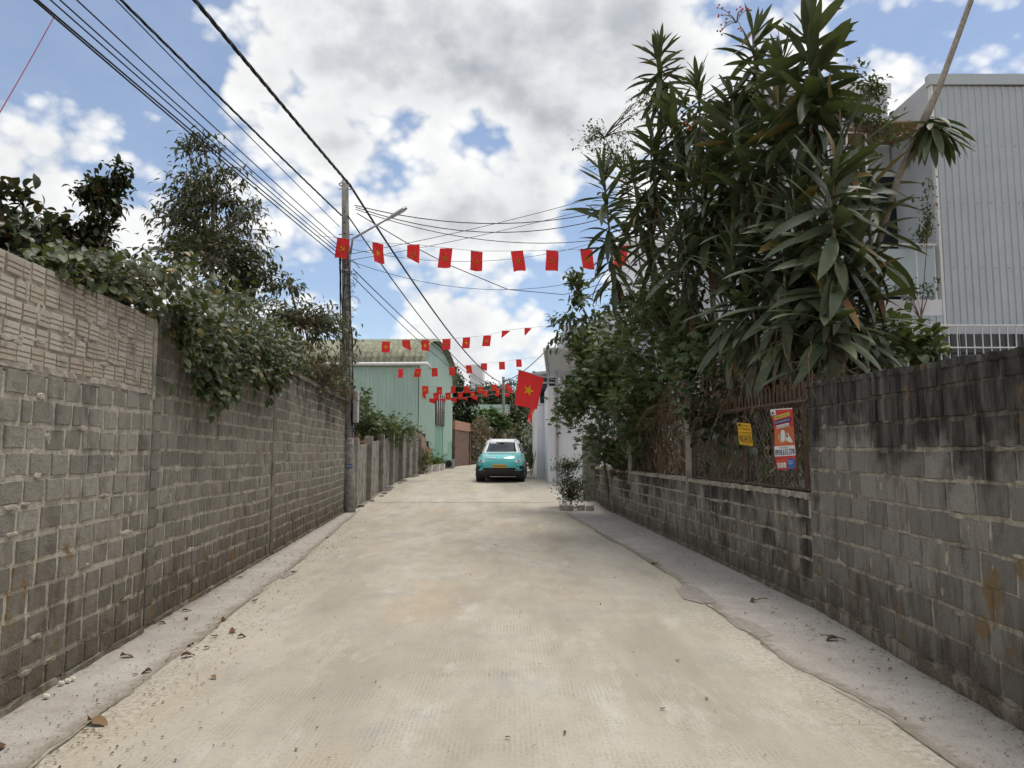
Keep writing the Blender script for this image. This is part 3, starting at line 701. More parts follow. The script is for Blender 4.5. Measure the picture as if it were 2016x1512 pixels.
S.poly([(.6, .48), (.8, .43), (.95, .44), (.74, .58), (.62, .56)], .007, MT['p_white'], 'router_print'); S.poly([(.64, .53), (.71, .52), (.71, .56), (.65, .565)], .010, MT['p_black'], 'camera_print')
S.rect(0, .22, 1, .385, .004, MT['p_white'], 'print_panel'); S.text('HOTLINE ZALO', .28, .345, .7, .37, .007, MT['p_black']); S.text('0918.615.378', .05, .235, .97, .335, .007, MT['p_navy'], bold=.02)
S.rect(0, 0, 1, .215, .003, MT['p_red'], 'print_panel'); S.text('HOÀN TOÀN MIỄN PHÍ', .06, .14, .55, .165, .006, MT['s_yellow'])
for k in range(3): S.rect(.07+k*.17, .03, .21+k*.17, .115, .006, MT['p_white'], 'icon_box'); S.text('HPA'[k], .11+k*.17, .045, .16+k*.17, .10, .009, MT['p_grey'])
S.poly([(.8+.19*math.cos(a), .09+.095*math.sin(a)) for a in np.linspace(0, 6.28, 18)[:-1]], .007, MT['p_blue'], 'round_seal')
S.text('ĐĂNG KÝ', .67, .12, .93, .145, .010, MT['p_white']); S.text('NGAY', .7, .08, .9, .105, .010, MT['p_white'])
fn, nn, bs = corners((1451, 832), (1478, 834), (1482, 878), (1456, 875), 8.85, 8.65, .004)
ys = empty('yellow_sign', bs, 0, 'small yellow sign with black lettering tied to the wire fence', 'sign'); S = Sheet(fn, nn, ys)
S.rect(0, 0, 1, 1, 0, MT['s_yellow'], 'sheet')
S.poly([(.17+.09*math.cos(a), .9+.07*math.sin(a)) for a in np.linspace(0, 6.28, 12)[:-1]], .003, MT['p_black'], 'round_mark')
S.text('CÀ THẺ NHÀ', .28, .86, .82, .95, .003, MT['p_black'], bold=.015); S.text('VAY TIỀN NHANH', .08, .70, .92, .80, .003, MT['p_black'], bold=.015)
S.text('BTL LÚA NGỐ ĐẤT', .08, .53, .94, .63, .003, MT['p_black'], bold=.015); S.rect(.06, .13, .95, .46, .003, MT['p_black'], 'number_panel'); S.rect(.08, .15, .93, .44, .005, MT['s_yellow'], 'number_panel')
S.text('0965.244.718', .11, .17, .9, .42, .008, MT['p_black'], bold=.015); S.text('ĐT TƯ VẤN', .25, .04, .85, .09, .003, MT['p_black'])

# ------------------------------------------------------------------ utility pole with lamp and cables
PX, PY = at(688, 1010, 19.0).x, 19.0
pole = empty('utility_pole', (PX, PY, 0), 0, 'tall concrete utility pole wrapped with cables at the left wall end', 'utility pole')
ptop = at(679, 355, PY)
def pc(z): t = z/ptop.z; return Vector((PX+(ptop.x-PX)*t, PY, z))
part(lambda b: b.tube([pc(z) for z in np.linspace(-.3, ptop.z, 9)], [.165-.075*i/8 for i in range(9)], 12), 'shaft', MT['pole'], pole, smooth=True)
for z in (7.9, 7.6, 7.3, 7.0, 1.15, .8, 1.9, .5):
    part(lambda b: b.tube([pc(z)+Vector((-.005, -.22+.012*z, 0)), pc(z)+Vector((-.005, .05, 0))], .016, 6), 'bolt_hole', MT['dark'], pole)
for z, k in ((ptop.z-.12, 1), (6.95, 1), (6.3, 1), (2.1, 1)):
    part(lambda b: b.tube([pc(z)+Vector((math.cos(a)*.155, math.sin(a)*.155, 0)) for a in np.linspace(0, 6.28, 13)], .018, 5), 'steel_band', MT['galv'], pole)
for z in (ptop.z-.25, 7.3, 6.6):
    part(lambda b: b.bar(pc(z)+Vector((-.17, -.02, 0)), pc(z)+Vector((.22, -.02, 0)), .014), 'bracket', MT['galv'], pole)
def bundle(b):
    for k in range(7):
        a0 = rng.uniform(-2.6, -.6); r_ = .15
        pts = [pc(z)+Vector((math.cos(a0+.25*math.sin(z*2+k))*(r_+.02+.05*abs(math.sin(z*1.3+k))*(z < 3.2)), math.sin(a0)*(r_+.02), 0)) for z in np.linspace(1.95+rng.uniform(0, .3), 6.9, 26)]
        b.tube(pts, rng.uniform(.008, .016), 5)
    for k in range(4):
        pts = [pc(z)+Vector((.16+.05*math.sin(z*6+k)*(1 if z < 3 else .2), -.1, 0)) for z in np.linspace(1.9, 4.8, 20)]
        b.tube(pts, .009, 5)
part(bundle, 'cable_bundle', MT['cable'], pole)
def tangle(b):
    for k in range(16):
        c = pc(rng.uniform(5.1, 6.4))+Vector((rng.uniform(.05, .22), -.12, 0)); r_ = rng.uniform(.06, .2)
        b.tube([c+Vector((math.cos(a)*r_*rng.uniform(.8, 1.2), rng.normal()*.03, math.sin(a)*r_)) for a in np.linspace(0, 5.6, 11)], .005, 4)
part(tangle, 'cable_coils', MT['cable'], pole)
bx0 = at(695, 832, PY-.1); bx1 = at(707, 770, PY-.1)
o = part(lambda b: b.box(bx0.x+.02, bx1.x, PY-.24, PY-.04, bx0.z, bx1.z), 'meter_box', MT['box_grey'], pole, bevel=.015)
part(lambda b: b.box(bx0.x+.04, bx1.x-.015, PY-.252, PY-.24, bx0.z+.05, bx1.z-.05), 'box_lid', MT['box_grey'], o)
for (px, py, wd, hh, m, t) in ((689, 868, .15, .16, 'p_white', 'KH 5'), (688, 918, .15, .1, 'p_blue', 'BH 24')):
    c = at(px, py, PY-.165)
    q = part(lambda b: b.add([c+Vector((math.sin(a)*.166-(0), -math.cos(a)*.166+.166-.004, dz)) for dz in (-hh/2, hh/2) for a in np.linspace(-.45, .45, 5)], [(i, i+1, i+6, i+5) for i in range(4)]), 'sticker', MT[m], pole)
    V, P = text_mesh(t, .02); mb = MB(); mb.add([c+Vector((-.055+x*.11, -.012, -hh*.25+y*hh*.5)) for x, y, _ in V], P); mb.build('lettering', MT['p_navy' if m == 'p_white' else 'p_white'], q)
lr = at(694, 472, PY-.1)
lamp = empty('street_lamp', lr, 0, 'grey LED street lamp on a slanted arm fixed to the utility pole', 'street lamp')
a0, a1, a2 = at(690, 500, PY-.1), at(700, 467, PY-.12), at(768, 428, PY-.25)
part(lambda b: b.tube([a0, lr+Vector((0, 0, .03)), a1, a2], [.03, .03, .03, .026], 8), 'arm', MT['galv'], lamp, smooth=True)
h0, h1 = at(760, 433, PY-.25), at(801, 408, PY-.3); hx = (h1-h0).normalized(); hy = Vector((0, 1, 0)); hz = hx.cross(hy)
Mh = Matrix(((hx.x, hy.x, hz.x, h0.x), (hx.y, hy.y, hz.y, h0.y), (hx.z, hy.z, hz.z, h0.z), (0, 0, 0, 1))); HL = (h1-h0).length
hd = MB(); pts_ = [(0, .035), (.12, .05), (.2, .085), (.45, .12), (HL*.85, .11), (HL, .05)]
for sgn in (0,):
    vs = [Mh @ Vector((x, y_*wd, zz)) for x, wd in pts_ for (y_, zz) in ((-1, -.03), (1, -.03), (.7, .03), (-.7, .03))]
    fs = [(4*i+k, 4*i+(k+1) % 4, 4*i+4+(k+1) % 4, 4*i+4+k) for i in range(5) for k in range(4)]+[(0, 3, 2, 1), (20, 21, 22, 23)]; hd.add(vs, fs)
hb = hd.build('lamp_head', MT['galv'], lamp, bevel=.008)
part(lambda b: b.add([Mh @ Vector((x, y_, -.034)) for x, y_ in ((.2, -.07), (HL*.85, -.09), (HL*.85, .09), (.2, .07))], [(0, 1, 2, 3)]), 'lens', MT['lamp_glass'], lamp)

def cable(a, b, r, label, m='cable', sag=.15, n=14, twist=False, name='overhead_cable', group='cables strung from the utility pole'):
    pts = curve_pts(a, b, -sag, n); mb = MB()
    if twist:
        for ph in (0, 2.1, 4.2):
            P2 = []
            k = n*8
            for i in range(k+1):
                t = i/k; p = Vector(a).lerp(Vector(b), t); p.z -= sag*4*t*(1-t); th = i*1.05+ph
                P2.append(p+Vector((math.cos(th)*r*.6, 0, math.sin(th)*r*.6)))
            mb.tube(P2, r*.62, 5)
    else: mb.tube(pts, r, 6)
    return tag(mb.build(name, MT[m], origin=Vector(a)), label, 'cable', group)
def ext(p, q, Yend):                       # extend the line p->q to depth Yend
    t = (Yend-p.y)/(q.y-p.y); return p+(q-p)*t
# bundled cables from the pole over the left wall and out of the frame above
for (p0, d0, p1, d1, r, tw, mm, lab) in (
  ((690, 366), 18.9, (395, 0), 10.3, .032, True, 'cable', 'thickest twisted black cable from pole top to the upper frame edge'),
  ((672, 424), 18.9, (255, 0), 9.2, .019, True, 'cable', 'second thickest twisted cable left of the thickest one'),
  ((668, 446), 18.9, (245, 0), 9.0, .009, False, 'cable_blue', 'thin dark cable just left of the second twisted cable'),
  ((664, 470), 18.9, (172, 0), 8.3, .010, False, 'cable_blue', 'thin cable left of centre in the upper left sky, fourth from the right'),
  ((664, 482), 18.9, (140, 0), 8.2, .010, False, 'cable_blue', 'thin cable in the upper left sky, fifth from the right'),
  ((664, 490), 18.9, (122, 0), 8.1, .010, False, 'cable_blue', 'thin cable in the upper left sky, sixth from the right'),
  ((664, 497), 18.9, (97, 0), 8.0, .012, False, 'cable', 'thin black cable in the upper left sky, second from the left'),
  ((664, 506), 18.9, (91, 0), 7.9, .012, False, 'cable', 'leftmost thin black cable in the upper left sky')):
    a = at(*p0, d0); b = at(*p1, d1)
    e = ext(a, b, -6.0); cable(a, e, r, lab, mm, .12, 16, tw)
cable(at(108, 30, 8.3), at(-60, 320, 6.5), .006, 'thin red string running down to the left frame edge', 'red_string', .03, name='red_cord', group=None)
# service drops to the right-hand houses
RC = (((698, 404), 18.9, (1330, 372), 21, .013, .75, 'upper twin service cable sagging from pole to the right trees'), ((700, 408), 18.9, (1330, 376), 21, .012, .95, 'lower twin service cable sagging from pole to the right trees'),
      ((700, 412), 18.9, (1330, 440), 21, .010, .75, 'thin service cable hanging below the twin cables'), ((692, 500), 18.9, (1300, 350), 21, .008, .15, 'straight thin wire rising from pole to the dracaena heads'),
      ((692, 512), 18.9, (1300, 372), 21, .007, .15, 'straight thin wire rising just below another to the dracaena heads'), ((690, 490), 18.9, (1320, 420), 21, .006, .8, 'very thin wire sagging behind the nearest row of flags'),
      ((692, 515), 18.9, (1320, 490), 22, .007, 1.0, 'thin wire sagging lowest behind the nearest flags'))
for (p0, d0, p1, d1, r, sg, lab) in RC: cable(at(*p0, d0), at(*p1, d1), r, lab, 'cable', sg, 16)
a = at(703, 420, 18.9); m1 = at(880, 520, 20.5); m2 = at(1000, 570, 22.5); e = at(1110, 580, 25); e2 = at(1200, 555, 26)
mb = MB(); P2 = [a, a.lerp(m1, .5)-Vector((0, 0, .04)), m1, m2, e, e2]
mb.tube(P2, .012, 6); tag(mb.build('overhead_cable', MT['cable'], origin=a), 'loose drooping cable from pole towards the white house', 'cable', 'cables strung from the utility pole')
POLE2 = at(991, 742, 64)
for (p0, d0, p1, d1, r, sg, lab) in (((690, 366), 18.9, (985, 752), 63.9, .034, .9, 'thick black cable falling from pole top to the far pole'), ((685, 425), 18.9, (985, 760), 63.9, .02, 1.2, 'thinner cable falling beside the thick one to the far pole'),
      ((695, 530), 18.9, (985, 772), 63.9, .014, .5, 'low cable passing in front of the green shed roof'), ((695, 545), 18.9, (985, 776), 63.9, .012, .7, 'lowest cable passing in front of the green shed roof')):
    cable(at(*p0, d0), at(*p1, d1), r, lab, 'cable', sg, 18)
cable(at(992, 752, 64), at(1075, 690, 52), .03, 'short cable rising from far pole behind the big flag', 'cable', .3)
p2 = empty('utility_pole', (POLE2.x, 64, zf(64)), 0, 'distant concrete utility pole behind the parked car', 'utility pole')
part(lambda b: b.tube([(POLE2.x+.1, 64, zf(64)), (POLE2.x, 64, POLE2.z)], [.2, .12], 10), 'shaft', MT['pole'], p2); part(lambda b: b.bar((POLE2.x-.1, 63.8, POLE2.z-.3), (POLE2.x+.9, 63.8, POLE2.z-.3), .05), 'bracket', MT['galv'], p2)

# ------------------------------------------------------------------ flags
def star_poly(r, cx=0., cz=0.): return [(cx+math.sin(i*math.pi/5)*(r if i % 2 == 0 else r*.40), cz+math.cos(i*math.pi/5)*(r if i % 2 == 0 else r*.40)) for i in range(10)]
def hs_polys(s):
    out = []
    a = np.linspace(R(-140), R(75), 12); o_ = [(.62*math.cos(t)*s-.05*s, .62*math.sin(t)*s+.08*s) for t in a]; i_ = [((.62-.20*math.sin((t-R(-140))/R(215)*math.pi))*math.cos(t)*s-.10*s, (.62-.20*math.sin((t-R(-140))/R(215)*math.pi))*math.sin(t)*s+.12*s) for t in a]
    for k in range(11): out.append([o_[k], o_[k+1], i_[k+1], i_[k]])
    out.append([(-.72*s, -.62*s), (-.60*s, -.74*s), (-.38*s, -.44*s), (-.50*s, -.34*s)])       # sickle handle
    out.append([(-.36*s, .30*s), (.52*s, -.62*s), (.66*s, -.48*s), (-.22*s, .42*s)])           # hammer shaft
    out.append([(-.62*s, .24*s), (-.42*s, .02*s), (.02*s, .40*s), (-.18*s, .62*s)])            # hammer head
    return out
def flag(px, py, Y, w_, h_, emblem, label, group, shape='full', yaw=0., dark_emblem=False, cat='flag', lean=0.):
    c = at(px, py, Y); root = empty('flag', c+Vector((0, 0, h_/2)), yaw, label, cat, group)
    ph = rng.uniform(0, 6); am = .036*w_/.34
    def W(x, z, off=0.):                       # x -.5..5 w, z 0..-h
        y = am*math.sin(x/w_*5+ph)*(-z/h_+.15)+am*.6*math.sin(-z/h_*4+ph)
        return Vector((x+lean*(-z), y-off, z))
    nu, nv = 6, 6; mb = MB(); vs = []
    for j in range(nv+1):
        for i in range(nu+1):
            u = i/nu; v = j/nv
            if shape == 'full': x, z = (u-.5)*w_, -v*h_
            elif shape == 'tri': x, z = (u-.5)*w_, -v*h_*.75*(1-u)-.02*h_
            elif shape == 'tri2': x, z = (u-.5)*w_, -v*h_*.75*(.15+.85*u)
            else: x, z = (u-.5)*w_, -v*h_*(.62+.38*u)
            vs.append(W(x, z))
    mb.add(vs, [(j*(nu+1)+i, j*(nu+1)+i+1, (j+1)*(nu+1)+i+1, (j+1)*(nu+1)+i) for j in range(nv) for i in range(nu)])
    mb.build('cloth', MT['red'], root, local=True, smooth=True)
    m = MT['gold'] if dark_emblem else MT['yellow']  # some flags carry the emblem in a darker gold
    if emblem:
        for sgn in (1, -1):
            mb = MB(); off = .006*sgn
            s = w_*.33; cz = -h_*.5
            if emblem == 'star':
                p = star_poly(s*.92); mb.add([W(0, cz, off)]+[W(x, cz+z, off) for x, z in p], [(0, i+1, (i+1) % 10+1) for i in range(10)])
            else:
                for q in hs_polys(s): mb.add([W(x, cz+z, off) for x, z in q], [tuple(range(len(q)))])
            mb.build('star' if emblem == 'star' else 'hammer_and_sickle', m, root, local=True)
    return root
def string(pts, label, r=.006):
    mb = MB(); mb.tube(pts, r, 4); tag(mb.build('flag_string', MT['p_grey'], origin=pts[0]), label, 'string', 'strings carrying the flags')
ORD = ['first', 'second', 'third', 'fourth', 'fifth', 'sixth', 'seventh', 'eighth', 'ninth', 'tenth']
def row(cs, Y, w_, h_, which, ems, ends, shapes=None, Y2=None):
    Ya, Yb = Y, Y2 or Y; pts = [at(*ends[0], Ya)]
    for i, (px, py) in enumerate(cs):
        Y = Ya+(Yb-Ya)*(px-cs[0][0])/(cs[-1][0]-cs[0][0]); em = ems[i]; shp = (shapes or {}).get(i, 'full'); ww = rng.uniform(.95, 1.05)
        desc = {'star': ' with yellow star', 'hs': ' with hammer and sickle', None: ''}[em.strip('-') if em else None]
        shd = {'full': 'red flag', 'tri': 'triangular folded red flag', 'tri2': 'triangular folded red flag', 'slant': 'curled red flag'}[shp]
        flag(px, py, Y, w_*ww, h_, em.strip('-') if em else None, f'{shd}{desc}, {ORD[i]} from left on {which}', 'flags on '+which, shp, rng.normal()*.28, bool(em and '-' in em), lean=rng.normal()*.09)
        pts.append(at(px, py, Y)+Vector((0, 0, h_/2+.003)))
    pts.append(at(*ends[1], Yb)); string(pts, 'thin string carrying '+which)
row([(676, 489), (744, 498), (813, 501), (878, 508), (939, 514), (1018, 514), (1087, 513), (1155, 510), (1226, 504)], 18.6, .335, .53, 'the nearest flag row', ['hs', 'star', 'hs-', 'star-', 'hs-', 'star-', 'hs-', 'star-', 'hs-'], ((625, 464), (1290, 480)), {2: 'slant'})
row([(760, 683), (799, 680), (837, 680), (879, 678), (918, 675), (959, 671), (997, 661), (1040, 656)], 28.5, .33, .43, 'the second flag row', ['star', 'hs-', 'star', 'hs-', 'star', 'hs', None, None], ((690, 673), (1100, 640)), {1: 'slant', 6: 'tri', 7: 'tri'})
row([(789, 735), (823, 734), (855, 733), (889, 731), (922, 727), (953, 723), (988, 720), (1021, 715)], 32.5, .31, .40, 'the third flag row', [None, 'star-', 'star-', 'hs-', 'hs-', None, 'hs-', None], ((700, 724), (1090, 700)), {5: 'slant'}, 38)
row([(837, 768), (865, 769), (893, 767), (919, 767), (946, 768), (973, 763), (999, 761)], 34.2, .29, .37, 'the fourth flag row', ['star', 'hs', 'hs-', 'hs-', 'star', 'hs-', 'star-'], ((815, 758), (1070, 742)), None, 45)
row([(834, 783), (858, 781), (882, 780), (906, 779), (930, 777), (955, 775), (980, 771), (1004, 768)], 34.8, .28, .38, 'the fifth flag row', ['star', 'hs', 'star', 'hs', 'star', 'hs', 'star', None], ((815, 772), (1070, 757)), {0: 'tri2'}, 47)
row([(851, 790), (871, 790), (893, 788), (915, 787), (936, 784), (977, 780), (998, 778)], 36, .32, .27, 'the sixth flag row', [None]*7, ((820, 784), (1070, 770)), {i: ('tri2' if i % 2 else 'slant') for i in range(7)}, 50)
for (px, py, k) in ((951, 813, 0), (964, 814, 1), (976, 813, 1), (991, 813, 0), (1002, 813, 1), (1020, 812, 0), (1034, 813, 0), (986, 819, 1), (998, 819, 1), (1014, 819, 0), (1024, 817, 1), (1040, 818, 1)):
    flag(px, py, 88, .5, .4, None, 'tiny plain red flag in the far row behind the car', 'tiny flags in the far row', ('slant', 'tri2')[k], 0)
string([at(940, 809, 88), at(990, 811, 88), at(1045, 808, 88)], 'far string carrying the tiny flags', .008)
# big flag on a slanted staff at the white house
bf = empty('national_flag', at(1072, 738, 25.5), 0, 'large red flag with yellow star on a staff at the white house corner', 'flag')
A, B, C, D = at(1021, 728, 25.2), at(1071, 744, 25.5), at(1057, 806, 25.45), at(1013, 797, 25.15)
def BF(u, v, off=0.): p = D.lerp(C, u).lerp(A.lerp(B, u), v); return p+Vector((0, -off+.05*math.sin(u*7+v*3)*(1-v*.6), 0))
mb = MB(); n = 12; mb.add([BF(i/n, j/n) for j in range(n+1) for i in range(n+1)], [(j*(n+1)+i, j*(n+1)+i+1, (j+1)*(n+1)+i+1, (j+1)*(n+1)+i) for j in range(n) for i in range(n)]); mb.build('cloth', MT['red'], bf, smooth=True)
for sg in (1, -1):
    mb = MB(); p = [(x*math.cos(.2)+z*math.sin(.2), -x*math.sin(.2)+z*math.cos(.2)) for x, z in star_poly(.235)]; mb.add([BF(.5, .5, .015*sg)]+[BF(.5+x, .5+z*.72, .015*sg) for x, z in p], [(0, i+1, (i+1) % 10+1) for i in range(10)]); mb.build('star', MT['yellow'], bf)
part(lambda b: b.tube([at(1018, 727, 25.2), at(1072, 743, 25.55), at(1112, 752, 26.6)], .016, 6), 'staff', MT['galv'], bf)
bf2 = flag(1049, 812, 44, .5, .9, 'star', 'small star flag hanging behind the large flag', None, 'full', .9); flag(1044, 828, 44, .35, .7, None, 'crumpled plain red flag under the large flag', None, 'slant', .5)

# ------------------------------------------------------------------ sheds and houses
def corr_sheet(name, a, b, z0a, z1a, z0b, z1b, m, parent, pitch=.2, depth=.03, nrm=None, origin=None):
    """ribbed vertical sheet from ground point a to b (2D); heights interpolate; nrm = outward"""
    a = Vector((a[0], a[1], 0)); b = Vector((b[0], b[1], 0)); ln = (b-a).length; t = (b-a)/ln
    nn = Vector(nrm); xs = []; x = 0.
    while x < ln-1e-6:
        for dx, h in ((0, 0), (.12, 0), (.22, 1), (.42, 1), (.52, 0)):
            if x+dx*pitch <= ln: xs.append((x+dx*pitch, h))
        x += pitch
    xs.append((ln, 0)); mb = MB(); vs = []
    for x, h in xs:
        f = x/ln; p = a+t*x+nn*depth*h; vs += [(p.x, p.y, z0a+(z0b-z0a)*f), (p.x, p.y, (z1a(x) if callable(z1a) else z1a+(z1b-z1a)*f))]
    mb.add(vs, [(2*i, 2*i+2, 2*i+3, 2*i+1) for i in range(len(xs)-1)])
    return mb.build(name, m, parent)
# green shed with a barrel roof
NC = at(822, 880, 34.0); FC = at(889, 880, 45.5)
n2 = Vector((NC.x, NC.y, 0)); f2 = Vector((FC.x, FC.y, 0)); g = (f2-n2); span = g.length; g.normalize(); ax = Vector((-g.y, g.x, 0)); out = -ax; south = -g
shed = empty('green_shed', (n2.x, n2.y, zf(34)), 0, 'green corrugated shed with mossy barrel roof behind the concrete fence', 'shed')
EAVE, RISE = at(822, 712, 34).z, 1.6; SL = 15.0
zb = zf(34)
core = MB(); k = 16
arc = lambda s: EAVE+RISE*math.sqrt(max(0, 1-(2*s/span-1)**2))
poly = [(0, zb-.3)]+[(span*i/k, arc(span*i/k)) for i in range(k+1)]+[(span, zb-.3)]
Ms = Matrix(((g.x, ax.x, 0, n2.x), (g.y, ax.y, 0, n2.y), (0, 0, 1, 0), (0, 0, 0, 1)))
core.prism(poly, .06, SL, Ms); core.build('inner_wall', MT['green_dark'], shed)
for i in range(int(SL)):                    # side sheets facing the camera
    a = n2+ax*i; b = n2+ax*(i+1)
    corr_sheet('cladding_sheet', b+south*.02, a+south*.02, zb+2.05, EAVE-.02, zb+2.05, EAVE-.02, MT['green_sheet'], shed, .2, .03, south)
part(lambda b: b.prism([(-.02, zb), (.3, zb), (.3, zb+2.1), (-.02, zb+2.1)], .02, SL, Ms), 'brick_base', MT['brick_red'], shed)
nG = 12; wG = span/nG
for i in range(nG):                         # gable sheets facing the lane
    s0, s1 = i*wG, (i+1)*wG; a = n2+g*s0+out*.03; b = n2+g*s1+out*.03
    low = [2.0, 1.9, 1.55, 1.2, 1.2, 2.6, 2.7, 2.65, .9, .95, 1.6, 1.7][i]+zb
    corr_sheet('cladding_sheet', a, b, low, lambda x, s0=s0: arc(s0+x)-.02, low, 0, MT['green_sheet'], shed, .33, .025, out)
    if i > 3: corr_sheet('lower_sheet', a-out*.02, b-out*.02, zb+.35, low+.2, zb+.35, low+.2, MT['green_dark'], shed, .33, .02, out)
def gab(s, z, off=0.): return n2+g*s+out*off+Vector((0, 0, z))
s_w0, s_w1 = 5.0*wG, 7.9*wG
part(lambda b: b.prism([(s_w0, zb+2.5), (s_w1, zb+2.5), (s_w1, zb+4.15), (s_w0, zb+4.15)], -.055, -.09, Ms), 'window', MT['glass_grey'], shed)
for ss in np.linspace(s_w0, s_w1, 5): part(lambda b: b.prism([(ss-.05, zb+2.45), (ss+.05, zb+2.45), (ss+.05, zb+4.2), (ss-.05, zb+4.2)], -.09, -.12, Ms), 'window_bar', MT['rust'], shed)
part(lambda b: b.prism([(0, zb-.4), (4.3*wG, zb-.4), (4.3*wG, zb+1.3), (2.2*wG, zb+1.3), (2.2*wG, zb+1.7), (0, zb+1.95)], -.02, .04, Ms), 'brick_infill', MT['brick_red'], shed)
part(lambda b: b.prism([(4.3*wG, zb-.4), (span, zb-.4), (span, zb+.4), (4.3*wG, zb+.4)], -.015, .04, Ms), 'brick_base', MT['brick_red'], shed)
mb = MB(); na, nk = 106, 20; vs = []
for i in range(na+1):
    aa = -.35+(SL+.35)*i/na; h = .13*(1 if i % 2 else 0)
    for j in range(nk+1):
        th = math.pi*(1-j/nk); s = span/2+math.cos(th)*(span/2+.12+h); z = EAVE-.02+math.sin(th)*(RISE+.06+h)
        p = n2+g*s+ax*aa; vs.append((p.x, p.y, z))
mb.add(vs, [(i*(nk+1)+j, i*(nk+1)+j+1, (i+1)*(nk+1)+j+1, (i+1)*(nk+1)+j) for i in range(na) for j in range(nk)]); mb.build('roof', MT['roof_moss'], shed)
part(lambda b: b.tube([n2+south*.2+ax*SL+Vector((0, 0, EAVE-.1)), n2+south*.2-ax*.45+Vector((0, 0, EAVE-.12)), n2+south*.1-ax*.6+Vector((0, 0, EAVE-.35))], .085, 10), 'gutter', MT['white_paint'], shed, smooth=True)

# precast concrete fence on the left
cf = empty('concrete_fence', (-4.3, 20, 0), 0, 'weathered grey precast concrete fence of posts and slabs beyond the pole', 'fence')
posts_px = [699, 725, 748, 768, 786, 800, 812, 823]
fx = lambda d: -4.36+.004*(d-20)
ds = [20.2]+[float(-4.36*1440/(p-1008)) for p in posts_px[1:]]
for i, d in enumerate(ds):
    part(lambda b: b.box(fx(d)-.09, fx(d)+.14, d-.09, d+.09, zf(d)-.2, zf(d)+1.88+rng.normal()*.03), 'post', MT['old_concrete'], cf, bevel=.015)
    if i:
        a = ds[i-1]; zz = zf((a+d)/2)
        part(lambda b: b.add([(fx(a), a+.08, zf(a)-.2), (fx(d), d-.08, zf(d)-.2), (fx(d), d-.08, zf(d)+1.66), (fx(a), a+.08, zf(a)+1.66), (fx(a)-.07, a+.08, zf(a)-.2), (fx(d)-.07, d-.08, zf(d)-.2), (fx(d)-.07, d-.08, zf(d)+1.66), (fx(a)-.07, a+.08, zf(a)+1.66)], [(0, 1, 2, 3), (7, 6, 5, 4), (3, 2, 6, 7), (0, 3, 7, 4), (1, 5, 6, 2)]), 'slab', MT['old_concrete'], cf)
# gateway with brick top, dry hedge wall
c0 = at(893, 918, 47); 
gw = empty('brick_gateway', (c0.x, 47, zf(47)), 0, 'dark brown gate wall with red brick top beside the green shed', 'wall')
c1 = at(924, 918, 52)
gd = Vector((c1.x-c0.x, 5, 0)); gl = gd.length; gd.normalize(); Mg = Matrix(((gd.x, -gd.y, 0, c0.x), (gd.y, gd.x, 0, 47), (0, 0, 1, 0), (0, 0, 0, 1)))
part(lambda b: b.prism([(.3, zf(47)-.3), (gl, zf(52)-.3), (gl, zf(52)+2.35), (.3, zf(47)+2.35)], 0, .25, Mg), 'gate_panel', MT['brown_wall'], gw)
part(lambda b: b.prism([(.1, zf(47)+2.36), (gl+.1, zf(47)+2.36), (gl+.1, zf(47)+2.95), (.1, zf(47)+2.95)], -.05, .3, Mg), 'brick_top', MT['brick_red'], gw)
for s in (.15, gl): part(lambda b: b.prism([(s-.15, zf(47)-.3), (s+.15, zf(47)-.3), (s+.15, zf(47)+2.38), (s-.15, zf(47)+2.38)], -.08, .3, Mg), 'gate_post', MT['brown_wall'], gw)
hw = MB(); HP = [(52, c1.x), (60, -1.9), (70, .6), (84, 4.5)]
for (ya, xa), (yb, xb) in zip(HP[:-1], HP[1:]): hw.add([(xa-.1, ya, zf(ya)-.3), (xb-.1, yb, zf(yb)-.3), (xb-.1, yb, zf(yb)+2.6), (xa-.1, ya, zf(ya)+2.6), (xa-.5, ya, zf(ya)-.3), (xb-.5, yb, zf(yb)-.3), (xb-.5, yb, zf(yb)+2.6), (xa-.5, ya, zf(ya)+2.6)], [(0, 1, 2, 3), (4, 7, 6, 5), (3, 2, 6, 7), (0, 3, 7, 4), (1, 5, 6, 2)])
tag(hw.build('boundary_wall', MT['brown_wall'], origin=(c1.x, 52, zf(52))), 'brown boundary wall under dry creepers behind the car', 'wall')
# far buildings
fb = empty('green_building', at(965, 830, 84), 0, 'pale green corrugated building in the distance above the hedge', 'building')
a, b_ = at(928, 830, 84), at(1000, 830, 84)
for i in range(5):
    xa = a.x+(b_.x-a.x)*i/5; xb = a.x+(b_.x-a.x)*(i+1)/5
    corr_sheet('cladding_sheet', (xa, 84), (xb, 84), .6, at(960, 797, 84).z, .6, at(960, 799, 84).z, MT['green_sheet'], fb, .5, .06, (0, -1, 0))
part(lambda b: b.box(a.x-.2, b_.x+.2, 84.1, 90, .6, at(960, 798, 84).z+.1), 'block', MT['green_sheet'], fb)
yb_ = empty('tall_house', at(943, 820, 110), 0, 'narrow white and yellow tall house far behind the trees', 'house')
p0, p1 = at(925, 760, 110), at(950, 798, 110)
part(lambda b: b.box(p0.x, p1.x, 110, 118, 1, p0.z+3.2), 'wall', MT['white_wall'], yb_); part(lambda b: b.box(p1.x-.9, p1.x+.02, 109.9, 112, 1, p0.z), 'yellow_corner', MT['cream'], yb_)
for k in range(3): part(lambda b: b.box(p0.x+.2, p0.x+.7, 109.95, 110.0, 4+k*1.6, 5+k*1.6), 'window', MT['glass_dark'], yb_)
fw = MB(); q0, q1 = at(1000, 905, 74), at(1045, 838, 74); fw.box(q0.x, q1.x, 74, 78, .5, q1.z+.3); fw.box(q0.x-.2, q1.x+.2, 73.8, 78.2, q1.z+.3, q1.z+.5)
